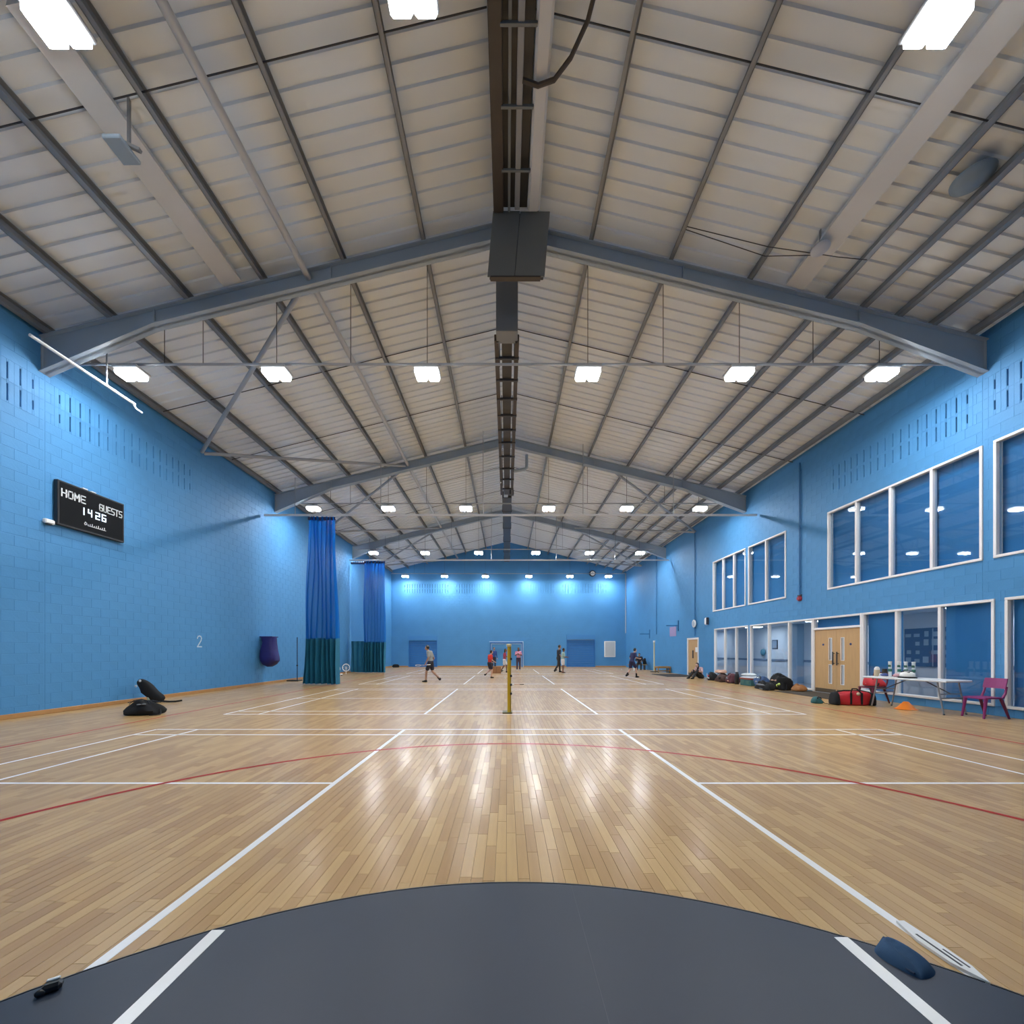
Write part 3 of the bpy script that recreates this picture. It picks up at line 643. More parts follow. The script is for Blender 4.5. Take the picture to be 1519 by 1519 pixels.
for (x, y) in ((-.36, -.15), (-.36, .15), (.08, -.15), (.08, .15)): MB().ell((x, y, .035), (.035, .025, .035), 10, 6).build('caster', BLACK, t)

# ------------------------------------------------------------------ netting curtains
TEAL = mat('teal_curtain', (.010, .14, .24), .75, vary=.25, scale=2)
def curtain(name, label, loc, x0, x1, ztop, zmid, folds, amp, spread, seed, net=NET):
    t = thing(name, label, 'curtain', loc); rg = random.Random(seed); N = folds*8; ph = [rg.uniform(.7, 1.3) for _ in range(folds+2)]
    def surf(za, zb, nz):
        vs = []
        for j in range(nz+1):
            z = za+(zb-za)*j/nz; g = 1+spread*max(0, 1-z/ztop)**1.5
            for i in range(N+1):
                s = i/N; k = min(int(s*folds), folds); a = amp*(ph[k]*(1-(s*folds-k))+ph[min(k+1, folds+1)]*(s*folds-k))*(.5+.5*max(0, 1-z/ztop))
                x = (x0+x1)/2+((x0+(x1-x0)*s)-(x0+x1)/2)*g+.03*math.sin(11*s+z); yy = a*math.sin(2*math.pi*folds*s)+.04*math.sin(5*s+1.3*z)
                vs.append((x, yy, z))
        return MB().add(vs, [(j*(N+1)+i, j*(N+1)+i+1, (j+1)*(N+1)+i+1, (j+1)*(N+1)+i) for j in range(nz) for i in range(N)], True)
    surf(zmid, ztop, 10).build('net', net, t); surf(.03, zmid+.05, 6).build('solid_skirt', TEAL, t)
    MB().cbox(x0, x1, -.05, .05, ztop-.12, ztop, .01).build('header_tape', mat('header_navy', (.02, .03, .09), .7), t)
    for k in range(6):
        x = x0+(x1-x0)*(k+.5)/6; MB().cbox(x-.02, x+.02, -.02, .02, ztop, ztop+.05, .004).build('glider', WHITE, t)
    return t
curtain('netting_curtain', 'gathered blue netting curtain with a dark teal skirt beside the hanging bag', (0, 17.0, 0), -8.35, -7.2, 7.03, 1.9, 7, .26, .42, 4)
curtain('netting_curtain', 'gathered blue netting curtain with a teal skirt beyond the spoked trolley', (0, 26.2, 0), -9.25, -7.9, 7.21, 1.95, 7, .24, .1, 9)
curtain('netting_curtain', 'loose thin part of the far netting curtain beside the wall', (0, 26.45, 0), -10.2, -9.3, 7.21, 2.0, 3, .06, .05, 5, net_mat('thin_netting', (.02, .14, .42), .28))

# ------------------------------------------------------------------ end wall and right wall things
t = thing('wall_goal', 'blue and white painted goal frame standing at the end wall', 'goal', (0, YB-.14, 0))
GB = mat('goal_blue', (.02, .13, .38), .4)
for x in (-1.45, 1.35): MB().cbox(x-.05, x+.05, -.05, .05, 0, 2.16, .01).build('goal_post', GB, t)
MB().cbox(-1.5, 1.4, -.05, .05, 2.1, 2.22, .01).build('crossbar', GB, t)
o2 = MB().box(-1.56, 1.46, -.02, .0, 2.22, 2.27).box(1.40, 1.46, -.02, 0, 0, 2.22).box(-1.39, 1.29, -.02, 0, 2.03, 2.07).box(-1.40, -1.36, -.02, 0, 0, 2.03).box(1.25, 1.29, -.02, 0, 0, 2.03); o2.build('white_edging', mat('edging_white', (.45, .6, .72), .5), t)
t = thing('white_board', 'white board in a pale frame on the end wall beside the shutter', 'board', (9.15, YB-.012, .88))
MB().cbox(-.5, .5, -.04, 0, 0, 1.42, .03).build('frame', WHITE, t); MB().cbox(-.43, .43, -.05, -.035, .07, 1.35, .02).build('panel', mat('board_grey', (.5, .52, .53), .5), t)
t = thing('wall_clock', 'round dark-rimmed clock high on the end wall', 'clock', (7.6, YB-.11, 8.3))
RX = Matrix.Rotation(R(90), 4, 'X')
MB().lathe([(.001, -.1), (.28, -.1), (.28, 0), (.22, .02), (.001, .02)], 24, RX).build('rim', BLACK, t); MB().lathe([(.001, .02), (.2, .02), (.2, .03), (.001, .03)], 24, RX).build('face', WHITE, t)
MB().box(-.01, .01, -.04, -.034, 0, .13).box(0, .1, -.04, -.034, -.01, .01).build('hands', BLACK, t)
def wall_pipe(y, z0, z1, lab, head=None):
    t = thing('wall_conduit', lab, 'conduit', (XR-.04, y, z0)); MB().tube([(0, 0, 0), (0, 0, z1-z0)], .028, 8).build('tube', mat('blue_conduit', (.03, .16, .36), .45), t)
    for k in range(3): MB().cbox(-.02, .03, -.04, .04, .3+k*(z1-z0-.6)/2, .34+k*(z1-z0-.6)/2, .004).build('clip', MATS['blue_conduit'], t)
wall_pipe(14.6, 3.42, 8.2, 'dark blue conduit running down to the red alarm sounder')
wall_pipe(22.75, 2.25, 8.2, 'dark blue conduit running down behind the round wall clock')
wall_pipe(28.6, 2.6, 8.2, 'dark blue conduit on the windowed wall near the end wall')
t = thing('corner_pipe', 'pale pipe in the corner of the end wall', 'pipe', (XR-.06, YB-.1, 3.0)); MB().tube([(0, 0, 0), (0, 0, 5.3)], .04, 8).build('pipe', mat('corner_pipe_grey', (.35, .4, .47), .4), t)
t = thing('alarm_sounder', 'small red alarm sounder under the window on a conduit', 'alarm', (XR-.006, 14.6, 3.3))
RY = Matrix.Rotation(R(-90), 4, 'Y')
MB().lathe([(.001, 0), (.09, 0), (.09, .06), (.06, .1), (.001, .1)], 16, RY).build('body', mat('alarm_red', (.35, .03, .05), .4), t); MB().cbox(-.05, 0, -.1, .1, .09, .14, .01).build('base', DARKM, t)
t = thing('round_clock', 'white round wall clock on the conduit beside the oak single door', 'clock', (XR-.075, 22.7, 2.95))
MB().lathe([(.001, 0), (.2, 0), (.22, .04), (.19, .06), (.001, .06)], 24, RY).build('case', WHITE, t); MB().lathe([(.001, .062), (.15, .062), (.15, .065), (.001, .065)], 24, RY).build('face', mat('clock_face', (.5, .56, .62), .5), t)
t = thing('wall_lamp', 'white half-round wall speaker beside the round clock', 'speaker', (XR-.006, 21.3, 2.98))
MB().cbox(-.16, 0, -.13, .13, -.2, .2, .06).build('case', WHITE, t); MB().cbox(-.17, -.03, -.15, -.12, -.19, .19, .01).build('side_panel', DARKM, t)
for y, z, lab in ((25.0, 2.95, 'dark wall bracket with a faded red board by the single door'), (30.0, 2.65, 'small dark wall bracket near the end wall')):
    t = thing('wall_bracket', lab, 'bracket', (XR-.006, y, z)); MB().cbox(-.05, 0, -.06, .06, -.3, .35, .01).build('plate', MATS['blue_conduit'], t); MB().cbox(-.75, 0, -.03, .03, 0, .06, .006).build('arm', MATS['blue_conduit'], t)
    if y < 27: MB().cbox(-.012, 0, .3, 1.3, -.6, .0, .004).build('faded_board', mat('faded_red', (.30, .24, .42), .7), t)
t = thing('door_mat', 'dark brown mat on the floor at the single oak door', 'mat', (9.7, 23.6, 0)); MB().cbox(-.9, .8, -1.4, 1.0, .0, .02, .008).build('pile', mat('mat_dark', (.022, .018, .014), .9, vary=.3, scale=30), t); MB().cbox(-.95, .85, -1.45, 1.05, 0, .01, .004).build('rubber_edge', BLACK, t)
t = thing('door_mat', 'dark brown mat on the floor before the oak double doors', 'mat', (10.0, 13.3, 0)); MB().cbox(-.62, .56, -1.5, .78, .0, .02, .008).build('pile', mat('mat_brown', (.05, .035, .02), .9, vary=.3, scale=30), t); MB().cbox(-.66, .58, -1.54, .82, 0, .01, .004).build('rubber_edge', BLACK, t)
t = thing('post_trolley', 'low wooden trolley with net gear at the foot of the pale post', 'trolley', (10.05, 26.3, 0)); WD = mat('trolley_wood', (.30, .18, .07), .6, vary=.2, scale=6)
MB().cbox(-.35, .5, -.3, .3, .3, .42, .01).build('top', WD, t); MB().cbox(-.32, .47, -.27, .27, .1, .16, .01).build('shelf', WD, t)
for x in (-.3, .45):
    for y in (-.25, .25): MB().cbox(x-.03, x+.03, y-.03, y+.03, .04, .31, .005).build('leg', WD, t); MB().ell((x, y, .035), (.035, .02, .035), 8, 6).build('caster', BLACK, t)
YEL = mat('yellow_paint', (.62, .42, .02), .35, vary=.06, scale=5); PYEL = mat('pale_yellow', (.60, .55, .32), .4)
t = thing('spare_post', 'pale yellow spare net post standing by the wooden trolley', 'post', (9.9, 27.2, 0)); MB().tube([(0, 0, .03), (0, 0, 2.05)], .045, 10).build('pole', PYEL, t); MB().cbox(-.2, .2, -.2, .2, 0, .05, .01).build('base', DARKM, t); MB().cbox(-.055, .055, -.055, .055, 2.0, 2.12, .01).build('pole_cap', WHITE, t)
t = thing('water_bottle', 'white bottle standing on the floor before the end wall', 'bottle', (9.2, 26.6*1.1, 0)); MB().lathe([(.04, 0), (.045, .02), (.045, .2), (.02, .25), (.02, .28)], 12).build('bottle', WHITE, t); MB().lathe([(.022, .27), (.022, .31), (.001, .31)], 12).build('cap', mat('cap_blue', (.05, .2, .5), .4), t)
# badminton post
t = thing('badminton_post', 'yellow badminton net post standing on the court line in mid-floor', 'post', (.04, 9.12, 0))
MB().cbox(-.03, .03, -.03, .03, .02, 1.53, .008).build('pole', YEL, t); MB().cbox(.03, .055, -.02, .02, .02, 1.50, .005).build('side_rail', mat('yellow_dark', (.36, .25, .015), .4), t)
MB().cbox(-.05, .06, -.05, .05, 1.5, 1.56, .012).build('pole_cap', PYEL, t)
MB().cbox(-.14, .08, -.07, .25, 0, .03, .008).build('base_plate', mat('base_olive', (.10, .09, .02), .5), t)
for z in (.42, .62, .82, 1.2): MB().cbox(.03, .075, -.03, .03, z, z+.05, .004).build('clamp', BLACK, t)

# ------------------------------------------------------------------ furniture by the right wall
def school_chair(label, loc, rz, m, dark):
    t = thing('school_chair', label, 'chair', loc, rz)
    vs = []; n = 8                                                    # dished seat, front towards +y
    for j in range(n+1):
        for i in range(n+1):
            a, b = i/n*2-1, j/n*2-1; x = a*(.21-.02*(1-b)/2); y = b*.21
            vs.append((x, y, .44-.018*(1-a*a)*(1-b*b)-(.02*b**4 if b > 0 else 0)))
    N = (n+1)**2; lo = [(x, y, z-.022) for x, y, z in vs]; fs = [(j*(n+1)+i, j*(n+1)+i+1, (j+1)*(n+1)+i+1, (j+1)*(n+1)+i) for j in range(n) for i in range(n)]
    mb = MB().add(vs+lo, fs+[tuple(N+k for k in reversed(f)) for f in fs], True)
    ring = [i for i in range(n+1)]+[(j+1)*(n+1)-1 for j in range(1, n+1)]+[n*(n+1)+i for i in range(n-1, -1, -1)]+[j*(n+1) for j in range(n-1, 0, -1)]
    mb.add(vs+lo, [(ring[k], ring[(k+1) % len(ring)], ring[(k+1) % len(ring)]+N, ring[k]+N) for k in range(len(ring))]); mb.build('seat', m, t)
    bv = []
    for j in range(7):
        for i in range(9):
            a, b = i/8*2-1, j/6; z = .62+b*.21; w = .20*(1-.10*max(0, b-.7)); bv.append((a*w, -.24-.05*b+.035*(a*a), z))
    fs = [(j*9+i, j*9+i+1, (j+1)*9+i+1, (j+1)*9+i) for j in range(6) for i in range(8)]; bl = [(x, y-.02, z) for x, y, z in bv]
    ring = list(range(9))+[(j+1)*9-1 for j in range(1, 7)]+[54+i for i in range(7, -1, -1)]+[j*9 for j in range(5, 0, -1)]
    mb = MB().add(bv+bl, fs+[tuple(63+k for k in reversed(f)) for f in fs]+[(ring[k], ring[(k+1) % len(ring)], ring[(k+1) % len(ring)]+63, ring[k]+63) for k in range(len(ring))]); mb.build('backrest', m, t)
    for s in (-1, 1):
        MB().tube([(s*.185, -.17, .43), (s*.19, -.22, .52), (s*.185, -.255, .66)], .02, 8, rs=[.024, .02, .018]).build('back_support', m, t)
        MB().tube([(s*.185, .17, .43), (s*.20, .235, .0)], .02, 8, rs=[.03, .019]).build('leg', m, t)
        MB().tube([(s*.185, -.13, .43), (s*.21, -.28, .0)], .02, 8, rs=[.03, .019]).build('leg', dark, t)
        MB().cbox(s*.185-.015, s*.185+.015, -.18, .18, .405, .435, .008).build('seat_rail', m, t)
    return t
PUR = mat('purple_plastic', (.24, .018, .13), .4, vary=.06, scale=5); PURD = mat('plum_plastic', (.13, .010, .06), .45)
DRD = mat('dark_red_plastic', (.13, .012, .035), .4); DRD2 = mat('darker_red_plastic', (.07, .008, .02), .45)
school_chair('purple plastic chair at the end of the white table', (10.08, 8.55, 0), R(90), PUR, PURD)
school_chair('dark red plastic chair holding a red bag beside the table', (9.98, 11.05, 0), R(95), DRD, DRD2)
t = thing('folding_table', 'white folding table against the window wall with small items on top', 'table', (9.72, 9.62, 0), R(10))
MB().cbox(-.37, .37, -.82, .93, .715, .76, .012).build('tabletop', mat('table_white', (.72, .75, .78), .35, vary=.02), t)
GLG = mat('leg_grey', (.30, .31, .32), .35, metal=.5)
for s in (-1, 1):
    for q in (-1, 1):
        MB().tube([(q*.30, s*.62, .715), (q*.30, s*.66, .45), (q*.31, s*.74, .02)], .016, 8).build('leg', GLG, t); MB().ell((q*.31, s*.745, .014), (.022, .022, .014), 8, 5).build('foot', BLACK, t)
    MB().tube([(-.30, s*.66, .45), (.30, s*.66, .45)], .013, 8).tube([(-.30, s*.68, .36), (.30, s*.68, .36)], .013, 8).build('leg_bar', GLG, t)
    MB().tube([(0, s*.2, .70), (0, s*.655, .46)], .012, 8).build('brace', DARKM, t)
tb = t; TM = tb.matrix_basis
def on_table(x, y): v = Matrix.Translation((9.72, 9.62, 0)) @ Matrix.Rotation(R(10), 4, 'Z') @ Vector((x, y, .76)); return tuple(v)
GRN = mat('green_label', (.05, .20, .14), .4); TUBW = mat('tube_white', (.68, .73, .74), .35)
tl = ['next to the brown jar', 'behind the white helmet', 'beside the white helmet', 'nearest the purple chair']
for k, (x, y) in enumerate(((.0, .55), (.02, .36), (.0, .2), (.0, .04))):
    t = thing('shuttle_tube', 'white and green shuttlecock tube on the table, '+tl[k], 'tube', on_table(x, y), group='shuttlecock tubes')
    MB().lathe([(.034, 0), (.034, .37)], 16).build('tube_body', TUBW, t); MB().lathe([(.0352, .13), (.0352, .20)], 16, cap=False).build('label_band', GRN, t); MB().lathe([(.037, .36), (.037, .385), (.001, .385)], 16).build('tube_cap', WHITE, t)
    for i in range(5): a = R(170+i*18); MB().ell((.035*math.cos(a), .035*math.sin(a), .27+.008*(i % 2)), (.008, .008, .03), 6, 5).build('leaf_motif', mat('dark_green', (.03, .12, .08), .5), t)
t = thing('drinks_bottle', 'cream bottle with a rounded white lid on the table', 'bottle', on_table(-.15, .74)); MB().lathe([(.055, 0), (.06, .02), (.06, .15), (.055, .17)], 16).build('bottle', mat('cream', (.55, .45, .30), .5), t); MB().lathe([(.056, .165), (.056, .2), (.035, .24), (.001, .25)], 16).build('lid', WHITE, t)
t = thing('brown_jar', 'dark brown jar on the table beside the cream bottle', 'jar', on_table(-.02, .66)); MB().lathe([(.05, 0), (.055, .02), (.055, .15), (.05, .17)], 16).build('jar', mat('jar_brown', (.06, .045, .03), .4), t); MB().lathe([(.053, .165), (.053, .195), (.001, .195)], 16).build('lid', DARKM, t)
t = thing('blue_shoe', 'blue and white trainer lying on the table', 'shoe', on_table(-.25, .50), R(80)); MB().ell((0, 0, .05), (.13, .05, .045), 14, 8, warp=lambda v: Vector((v.x, v.y, v.z*(1.1 if v.x < 0 else .75)))).build('upper', mat('shoe_blue', (.03, .06, .22), .5), t); MB().cbox(-.13, .13, -.048, .048, 0, .025, .01).build('sole', WHITE, t); MB().ell((.09, 0, .055), (.05, .04, .03), 10, 6).build('toe_cap', WHITE, t)
t = thing('white_helmet', 'white and black cycling helmet on the table', 'helmet', on_table(-.2, .03), R(95)); MB().ell((0, 0, .07), (.16, .11, .10), 18, 10, warp=lambda v: Vector((v.x, v.y, max(v.z, -.03)))).build('shell', WHITE, t)
for k in (-1, 0, 1): MB().cbox(-.10, .10, k*.055-.012, k*.055+.012, .11+.045*(1-abs(k)*.5), .135+.045*(1-abs(k)*.5), .005, Matrix.Identity(4)).build('vent', BLACK, t)
MB().cbox(-.15, .15, -.10, .10, 0, .035, .012).build('rim', BLACK, t)
t = thing('pink_cap', 'small pink and white cap on the table behind the shoe', 'cap', on_table(-.15, .29), R(180)); MB().ell((0, 0, .04), (.07, .07, .06), 12, 8, warp=lambda v: Vector((v.x, v.y, max(v.z, -.04)))).build('crown', mat('cap_pink', (.55, .32, .36), .6), t); MB().cbox(.05, .14, -.05, .05, 0, .012, .004).build('peak', WHITE, t)
t = thing('red_folder', 'thin dark red folder at the end of the table', 'folder', on_table(.2, .8), R(15)); MB().cbox(-.15, .15, -.11, .11, 0, .03, .004).build('cover', mat('folder_red', (.22, .03, .05), .5), t); MB().box(-.14, .145, -.105, .1, .008, .022).build('pages', WHITE, t)
# marker cone: a low four-sided disc cone
t = thing('marker_cone', 'low orange marker cone on the floor under the table edge', 'cone', (9.62, 9.75, 0))
MB().lathe([(.20, 0), (.205, .012), (.17, .03), (.05, .18), (.042, .185)], 26).build('cone', mat('cone_orange', (.85, .22, .01), .45), t); MB().lathe([(.205, 0), (.215, .004), (.215, .012), (.2, .012)], 26).build('rim', MATS['cone_orange'], t)

# ------------------------------------------------------------------ bags
def sq(x, p): return math.copysign(abs(x)**p, x)
def blob(w, d, h, seed, p=.6, noise=.08, n=28, m=14, taper=.22):
    rg = random.Random(seed); k = [(rg.uniform(5, 15)*rg.choice((-1, 1)), rg.uniform(5, 15), rg.uniform(5, 15), rg.uniform(0, 6)) for _ in range(4)]; mb = MB(); vs = []
    for i in range(m+1):
        ph = math.pi*i/m
        for j in range(n):
            a = 2*math.pi*j/n; pp = p if math.cos(ph) > 0 else .35; x, y, z = sq(math.sin(ph), pp)*sq(math.cos(a), p)*w/2, sq(math.sin(ph), pp)*sq(math.sin(a), p)*d/2, sq(math.cos(ph), pp)*h*(.68 if math.cos(ph) > 0 else .32)
            f = 1+noise*sum(math.sin(q[0]*x+q[1]*y+q[2]*z+q[3]) for q in k)/1.7
            g_ = 1-taper*max(0, z)/(h*.68); vs.append((x*f*g_, y*f*g_, max(0, h*.32+z*(f if z > 0 else 1))))
    return mb.add(vs, [(i*n+j, (i+1)*n+j, (i+1)*n+(j+1) % n, i*n+(j+1) % n) for i in range(m) for j in range(n)], True)
def bag(label, loc, rz, size, m, seed, trims=(), name='sports_bag', group=None, p=.6, noise=.12, taper=.25):
    w, d, h = size; t = thing(name, label, 'bag', loc, rz, group); blob(w, d, h, seed, p, noise, taper=taper).build('bag_body', m, t)
    MB().tube([(-w*.25, -d*.36, h*.80), (-w*.18, -d*.28, h*1.03), (0, -d*.2, h*1.12), (w*.18, -d*.28, h*1.03), (w*.25, -d*.36, h*.80)], .014, 6, flat=.5).build('carry_handle', BLKF, t)
    MB().tube([(-w*.42, 0, h*.86), (-w*.2, .0, h*.99), (w*.2, 0, h*.99), (w*.42, 0, h*.86)], .010, 6).build('zip', DARKM, t)
    MB().tube([(w*.44, -.05, h*.4), (w*.50, -.1, h*.12), (w*.54, -.18, .02), (w*.50, -.26, .02), (w*.36, -.28, .02)], .016, 6, flat=.5).build('shoulder_strap', BLKF, t)
    for (mm, x, z, sx, sz) in trims: MB().ell((x*w, -d*.44, z*h), (sx*w, d*.10, sz*h), 12, 8).build('patch', mm, t)
    return t
REDC = mat('red_cloth', (.50, .015, .025), .6, vary=.15, scale=8, bump=.2); GRC = mat('grey_cloth', (.16, .17, .19), .7); WHC = mat('white_cloth', (.62, .66, .70), .7, vary=.08, scale=10, bump=.3)
PEA = mat('peach_cloth', (.55, .33, .24), .7); BRC = mat('dark_brown_cloth', (.06, .025, .02), .7, vary=.2); BLUC = mat('blue_cloth', (.02, .06, .16), .7, vary=.3); YLC = mat('lime_print', (.45, .55, .12), .6); ORC = mat('orange_brown_cloth', (.30, .12, .03), .7, vary=.2); TLC = mat('teal_cloth', (.03, .12, .13), .7)
bag('black soft holdall lying on the floor before the blue wall', (-8.02, 8.95, 0), R(8), (.78, .42, .31), BLKF, 11, ((GRC, .02, .78, .05, .05), (GRC, .14, .8, .05, .05)), noise=.14, p=.75, taper=.5)
# racket bag leaning on the wall
t = thing('racket_bag', 'black racket bag with white spots leaning on the blue wall', 'bag', (-9.55, 11.1, 0), R(0))
Mx = Matrix.Translation((0.06, 0, .02)) @ Matrix.Rotation(R(-47), 4, 'Y')
mb = blob(.28, .22, .84, 21, .6, .05); mb.v = [tuple(Mx @ Vector((v[0]*(1.25 if v[2] > .4 else 1), v[1], v[2]))) for v in mb.v]
mb.v = [(x, y, max(z, 0)) for x, y, z in mb.v]; mb.build('bag_body', BLKF, t)
for (x, z) in ((-.08, .72), (.10, .74)): MB().ell(Mx @ Vector((x, -.12, z)), (.035, .02, .035), 10, 6).build('white_spot', WHC, t)
MB().ell(Mx @ Vector((-.12, -.07, .26)), (.05, .03, .07), 10, 6).build('pale_logo', mat('pale_lime', (.55, .6, .42), .6), t); MB().ell(Mx @ Vector((-.15, -.09, .10)), (.06, .03, .05), 10, 6).build('pale_logo', MATS['pale_lime'], t)
MB().tube([(.12, -.05, .04), (.35, -.1, .03), (.5, -.05, .03), (.62, .02, .05)], .025, 6).build('shoulder_strap', BLKF, t)
# red duffel bag
t = thing('red_duffel', 'red holdall with black ends and straps on the floor beside the dark red chair', 'bag', (9.0, 10.55, 0), R(-12))
blob(.82, .36, .36, 33, .55, .06, taper=.12).build('bag_body', REDC, t)
for s in (-1, 1): 
    b = blob(.16, .38, .34, 40+s, .6, .04); b.v = [(x+s*.40, y, z) for x, y, z in b.v]; b.build('end_panel', BLKF, t)
    MB().cbox(s*.12-.02, s*.12+.02, -.20, -.165, .03, .33, .005).build('strap', BLKF, t)
MB().tube([(-.42, -.05, .33), (-.2, -.02, .375), (.2, .02, .375), (.42, .05, .33)], .018, 6).build('zip', BLKF, t)
MB().tube([(-.12, -.17, .32), (-.05, -.10, .43), (.05, -.10, .43), (.12, -.17, .32)], .016, 6).build('carry_handle', BLKF, t)
MB().ell((.06, -.15, .3), (.045, .03, .045), 10, 6).build('pale_logo', mat('cream_logo', (.6, .5, .35), .6), t)
bb_ = bag('small dark teal pouch beside the red holdall', (8.33, 10.85, 0), 0, (.22, .2, .16), TLC, 52, name='pouch')
t = bag('bright red bag resting on the dark red chair seat', (9.98, 11.02, .447), R(-90), (.5, .34, .25), REDC, 61, ((WHC, -.05, .3, .1, .08),), name='red_bag')
# row of bags along the windowed wall
SB = 'bags along the windowed wall'
bag('black bag with a white and red logo by the sitting person', (9.95, 19.55, 0), R(-105), (.75, .45, .36), BLKF, 71, ((WHC, -.1, .35, .16, .10), (WHC, .18, .3, .08, .1), (REDC, .1, .6, .06, .12)), group=SB)
t = thing('racket', 'badminton racket propped against the black logo bag', 'racket', (9.55, 19.3, 0), R(60))
ring = [(.0+.11*math.cos(a), .0, .2+.14*math.sin(a)) for a in [2*math.pi*k/24 for k in range(25)]]
MB().tube(ring, .011, 6, cap=False).build('racket_head', mat('racket_pale', (.5, .45, .42), .4), t); MB().tube([(.08, 0, .1), (.5, .1, .03)], .009, 6).build('racket_shaft', DARKM, t); MB().tube([(.4, .075, .05), (.6, .13, .03)], .016, 6).build('racket_grip', WHITE, t)
bag('dark brown holdall topped with a peach cloth beside the black logo bag', (9.9, 18.55, 0), R(-94), (.8, .46, .36), BRC, 72, ((BLKF, .2, .5, .15, .2),), group=SB)
o = blob(.55, .35, .14, 73, .8, .2).build('folded_towel', PEA); o.location = (9.85, 18.6, .40); o.rotation_euler.z = R(80); tag(o, 'crumpled peach towel on the dark brown holdall', 'towel')
bag('maroon kit bag with grey print between brown holdall and black flask', (9.9, 17.75, 0), R(-100), (.6, .45, .40), mat('maroon_cloth', (.09, .02, .03), .7, vary=.3), 74, ((GRC, -.1, .5, .2, .2), (PEA, .1, .25, .08, .08)), group=SB)
t = thing('black_flask', 'tall black flask standing among the bags', 'flask', (9.75, 17.15, 0)); MB().lathe([(.07, 0), (.085, .02), (.085, .40), (.06, .46)], 16).build('flask', BLACK, t); MB().lathe([(.062, .455), (.062, .52), (.001, .53)], 16).build('cap', DARKM, t)
t = thing('storage_crate', 'teal and red crate under folded white cloth', 'crate', (9.95, 16.5, 0), R(3))
MB().cbox(-.24, .24, -.34, .34, 0, .28, .02).build('crate_body', TLC, t); MB().cbox(-.26, .26, -.36, .36, .25, .30, .01).build('crate_rim', mat('crate_red', (.28, .05, .03), .6), t)
for y in (-.17, .17): MB().cbox(-.255, -.235, y-.1, y+.1, .08, .2, .008).build('crate_label', mat('crate_green', (.05, .14, .12), .6), t)
for k, (sx, h) in enumerate(((.8, .09), (.5, .11))):
    o = blob(.5, sx, h, 80+k, .8, .12).build('folded_cloth', WHC); o.location = (9.95, 16.5+.1*k, .30+.10*k); tag(o, ['wide folded white cloth lying on the crate', 'small crumpled white cloth on top of the folded cloth'][k], 'cloth')
bag('blue and black rucksack beside the teal and red crate', (9.85, 15.62, 0), R(-92), (.6, .42, .40), BLUC, 75, ((GRC, -.1, .5, .14, .16), (BLKF, .25, .4, .15, .3)), group=SB)
bag('grey and black racket bag lying in front of the large black rucksack', (9.42, 14.75, 0), R(-96), (1.0, .34, .28), BLKF, 76, ((GRC, -.05, .62, .32, .14), (GRC, .1, .12, .25, .08)), group=SB, name='racket_bag')
bag('large black rucksack with lime print against the glazed screen', (9.98, 14.75, 0), R(-92), (.95, .48, .54), BLKF, 77, ((YLC, .28, .40, .08, .10), (YLC, .16, .3, .03, .10), (PEA, -.15, .62, .07, .05), (PEA, .08, .62, .08, .06)), group=SB, name='rucksack')
o = blob(.42, .40, .24, 78, .7, .22, taper=.6).build('crumpled_jacket', ORC); o.location = (10.1, 14.0, .02); tag(o, 'crumpled orange-brown jacket beside the double doors', 'jacket')

# ------------------------------------------------------------------ round mat and what lies on it
t = thing('round_mat', 'large round dark slate-blue mat with two white lines', 'mat', (MATC[0], MATC[1], 0))
MATM = mat('slate_mat', (.026, .035, .056), .42, vary=.14, scale=1.2, spec=.3)
MB().lathe([(.001, 0), (MATR, 0), (MATR, .008), (MATR-.006, .012), (.001, .012)], 128, smooth=False).build('mat_sheet', MATM, t)
MB().lathe([(MATR-.001, 0), (MATR+.012, 0), (MATR+.012, .009), (MATR-.001, .0125)], 128, smooth=False, cap=False).build('mat_edge', BLACK, t)
for x in (-1.435, 1.62):
    xx = x-MATC[0]; ye = math.sqrt(MATR**2-xx*xx)-.02; MB().box(xx-.033, xx+.033, -ye, ye, .0122, .0135).build('white_line', LINEW, t)
MB().box(.33, .333, -1.0, math.sqrt(MATR**2-.34**2)-.02, .0121, .0126).build('seam', mat('mat_seam', (.03, .04, .06), .5), t)
t = thing('cloth_pouch', 'blue-grey folded fabric pouch lying on the round mat', 'pouch', (1.785, 1.83, .0125), R(66))
vs = []; NU, NV = 16, 12
for i_ in range(NU+1):
    u = i_/NU*2-1; hw_ = .095*max(0, 1-abs(u)**1.7)**.95*(1-.35*u)
    for j_ in range(NV+1):
        v = j_/NV*2-1; z = .052*max(0, 1-v*v)**.7*max(0, 1-u*u)**.7*(1+.1*u)-.02*math.exp(-((v-.15-.3*u)/.16)**2)*max(0, 1-u*u)
        vs.append((u*.125, v*hw_+.018*u, max(0, z)))
mb = MB().add(vs, [(i_*(NV+1)+j_, i_*(NV+1)+j_+1, (i_+1)*(NV+1)+j_+1, (i_+1)*(NV+1)+j_) for i_ in range(NU) for j_ in range(NV)], True)
mb.build('pouch_body', mat('pouch_blue', (.035, .075, .14), .9, vary=.25, scale=12, bump=.3, spec=.15), t)
MB().tube([(-.115, .0, .012), (-.04, .065, .012), (.05, .06, .012), (.12, .02, .01)], .005, 6).build('seam', mat('pouch_seam', (.02, .04, .08), .8), t)
t = thing('strap_loop', 'white flat strap with a dark slit lying at the mat edge', 'strap', (2.02, 1.86, .0015), R(0))
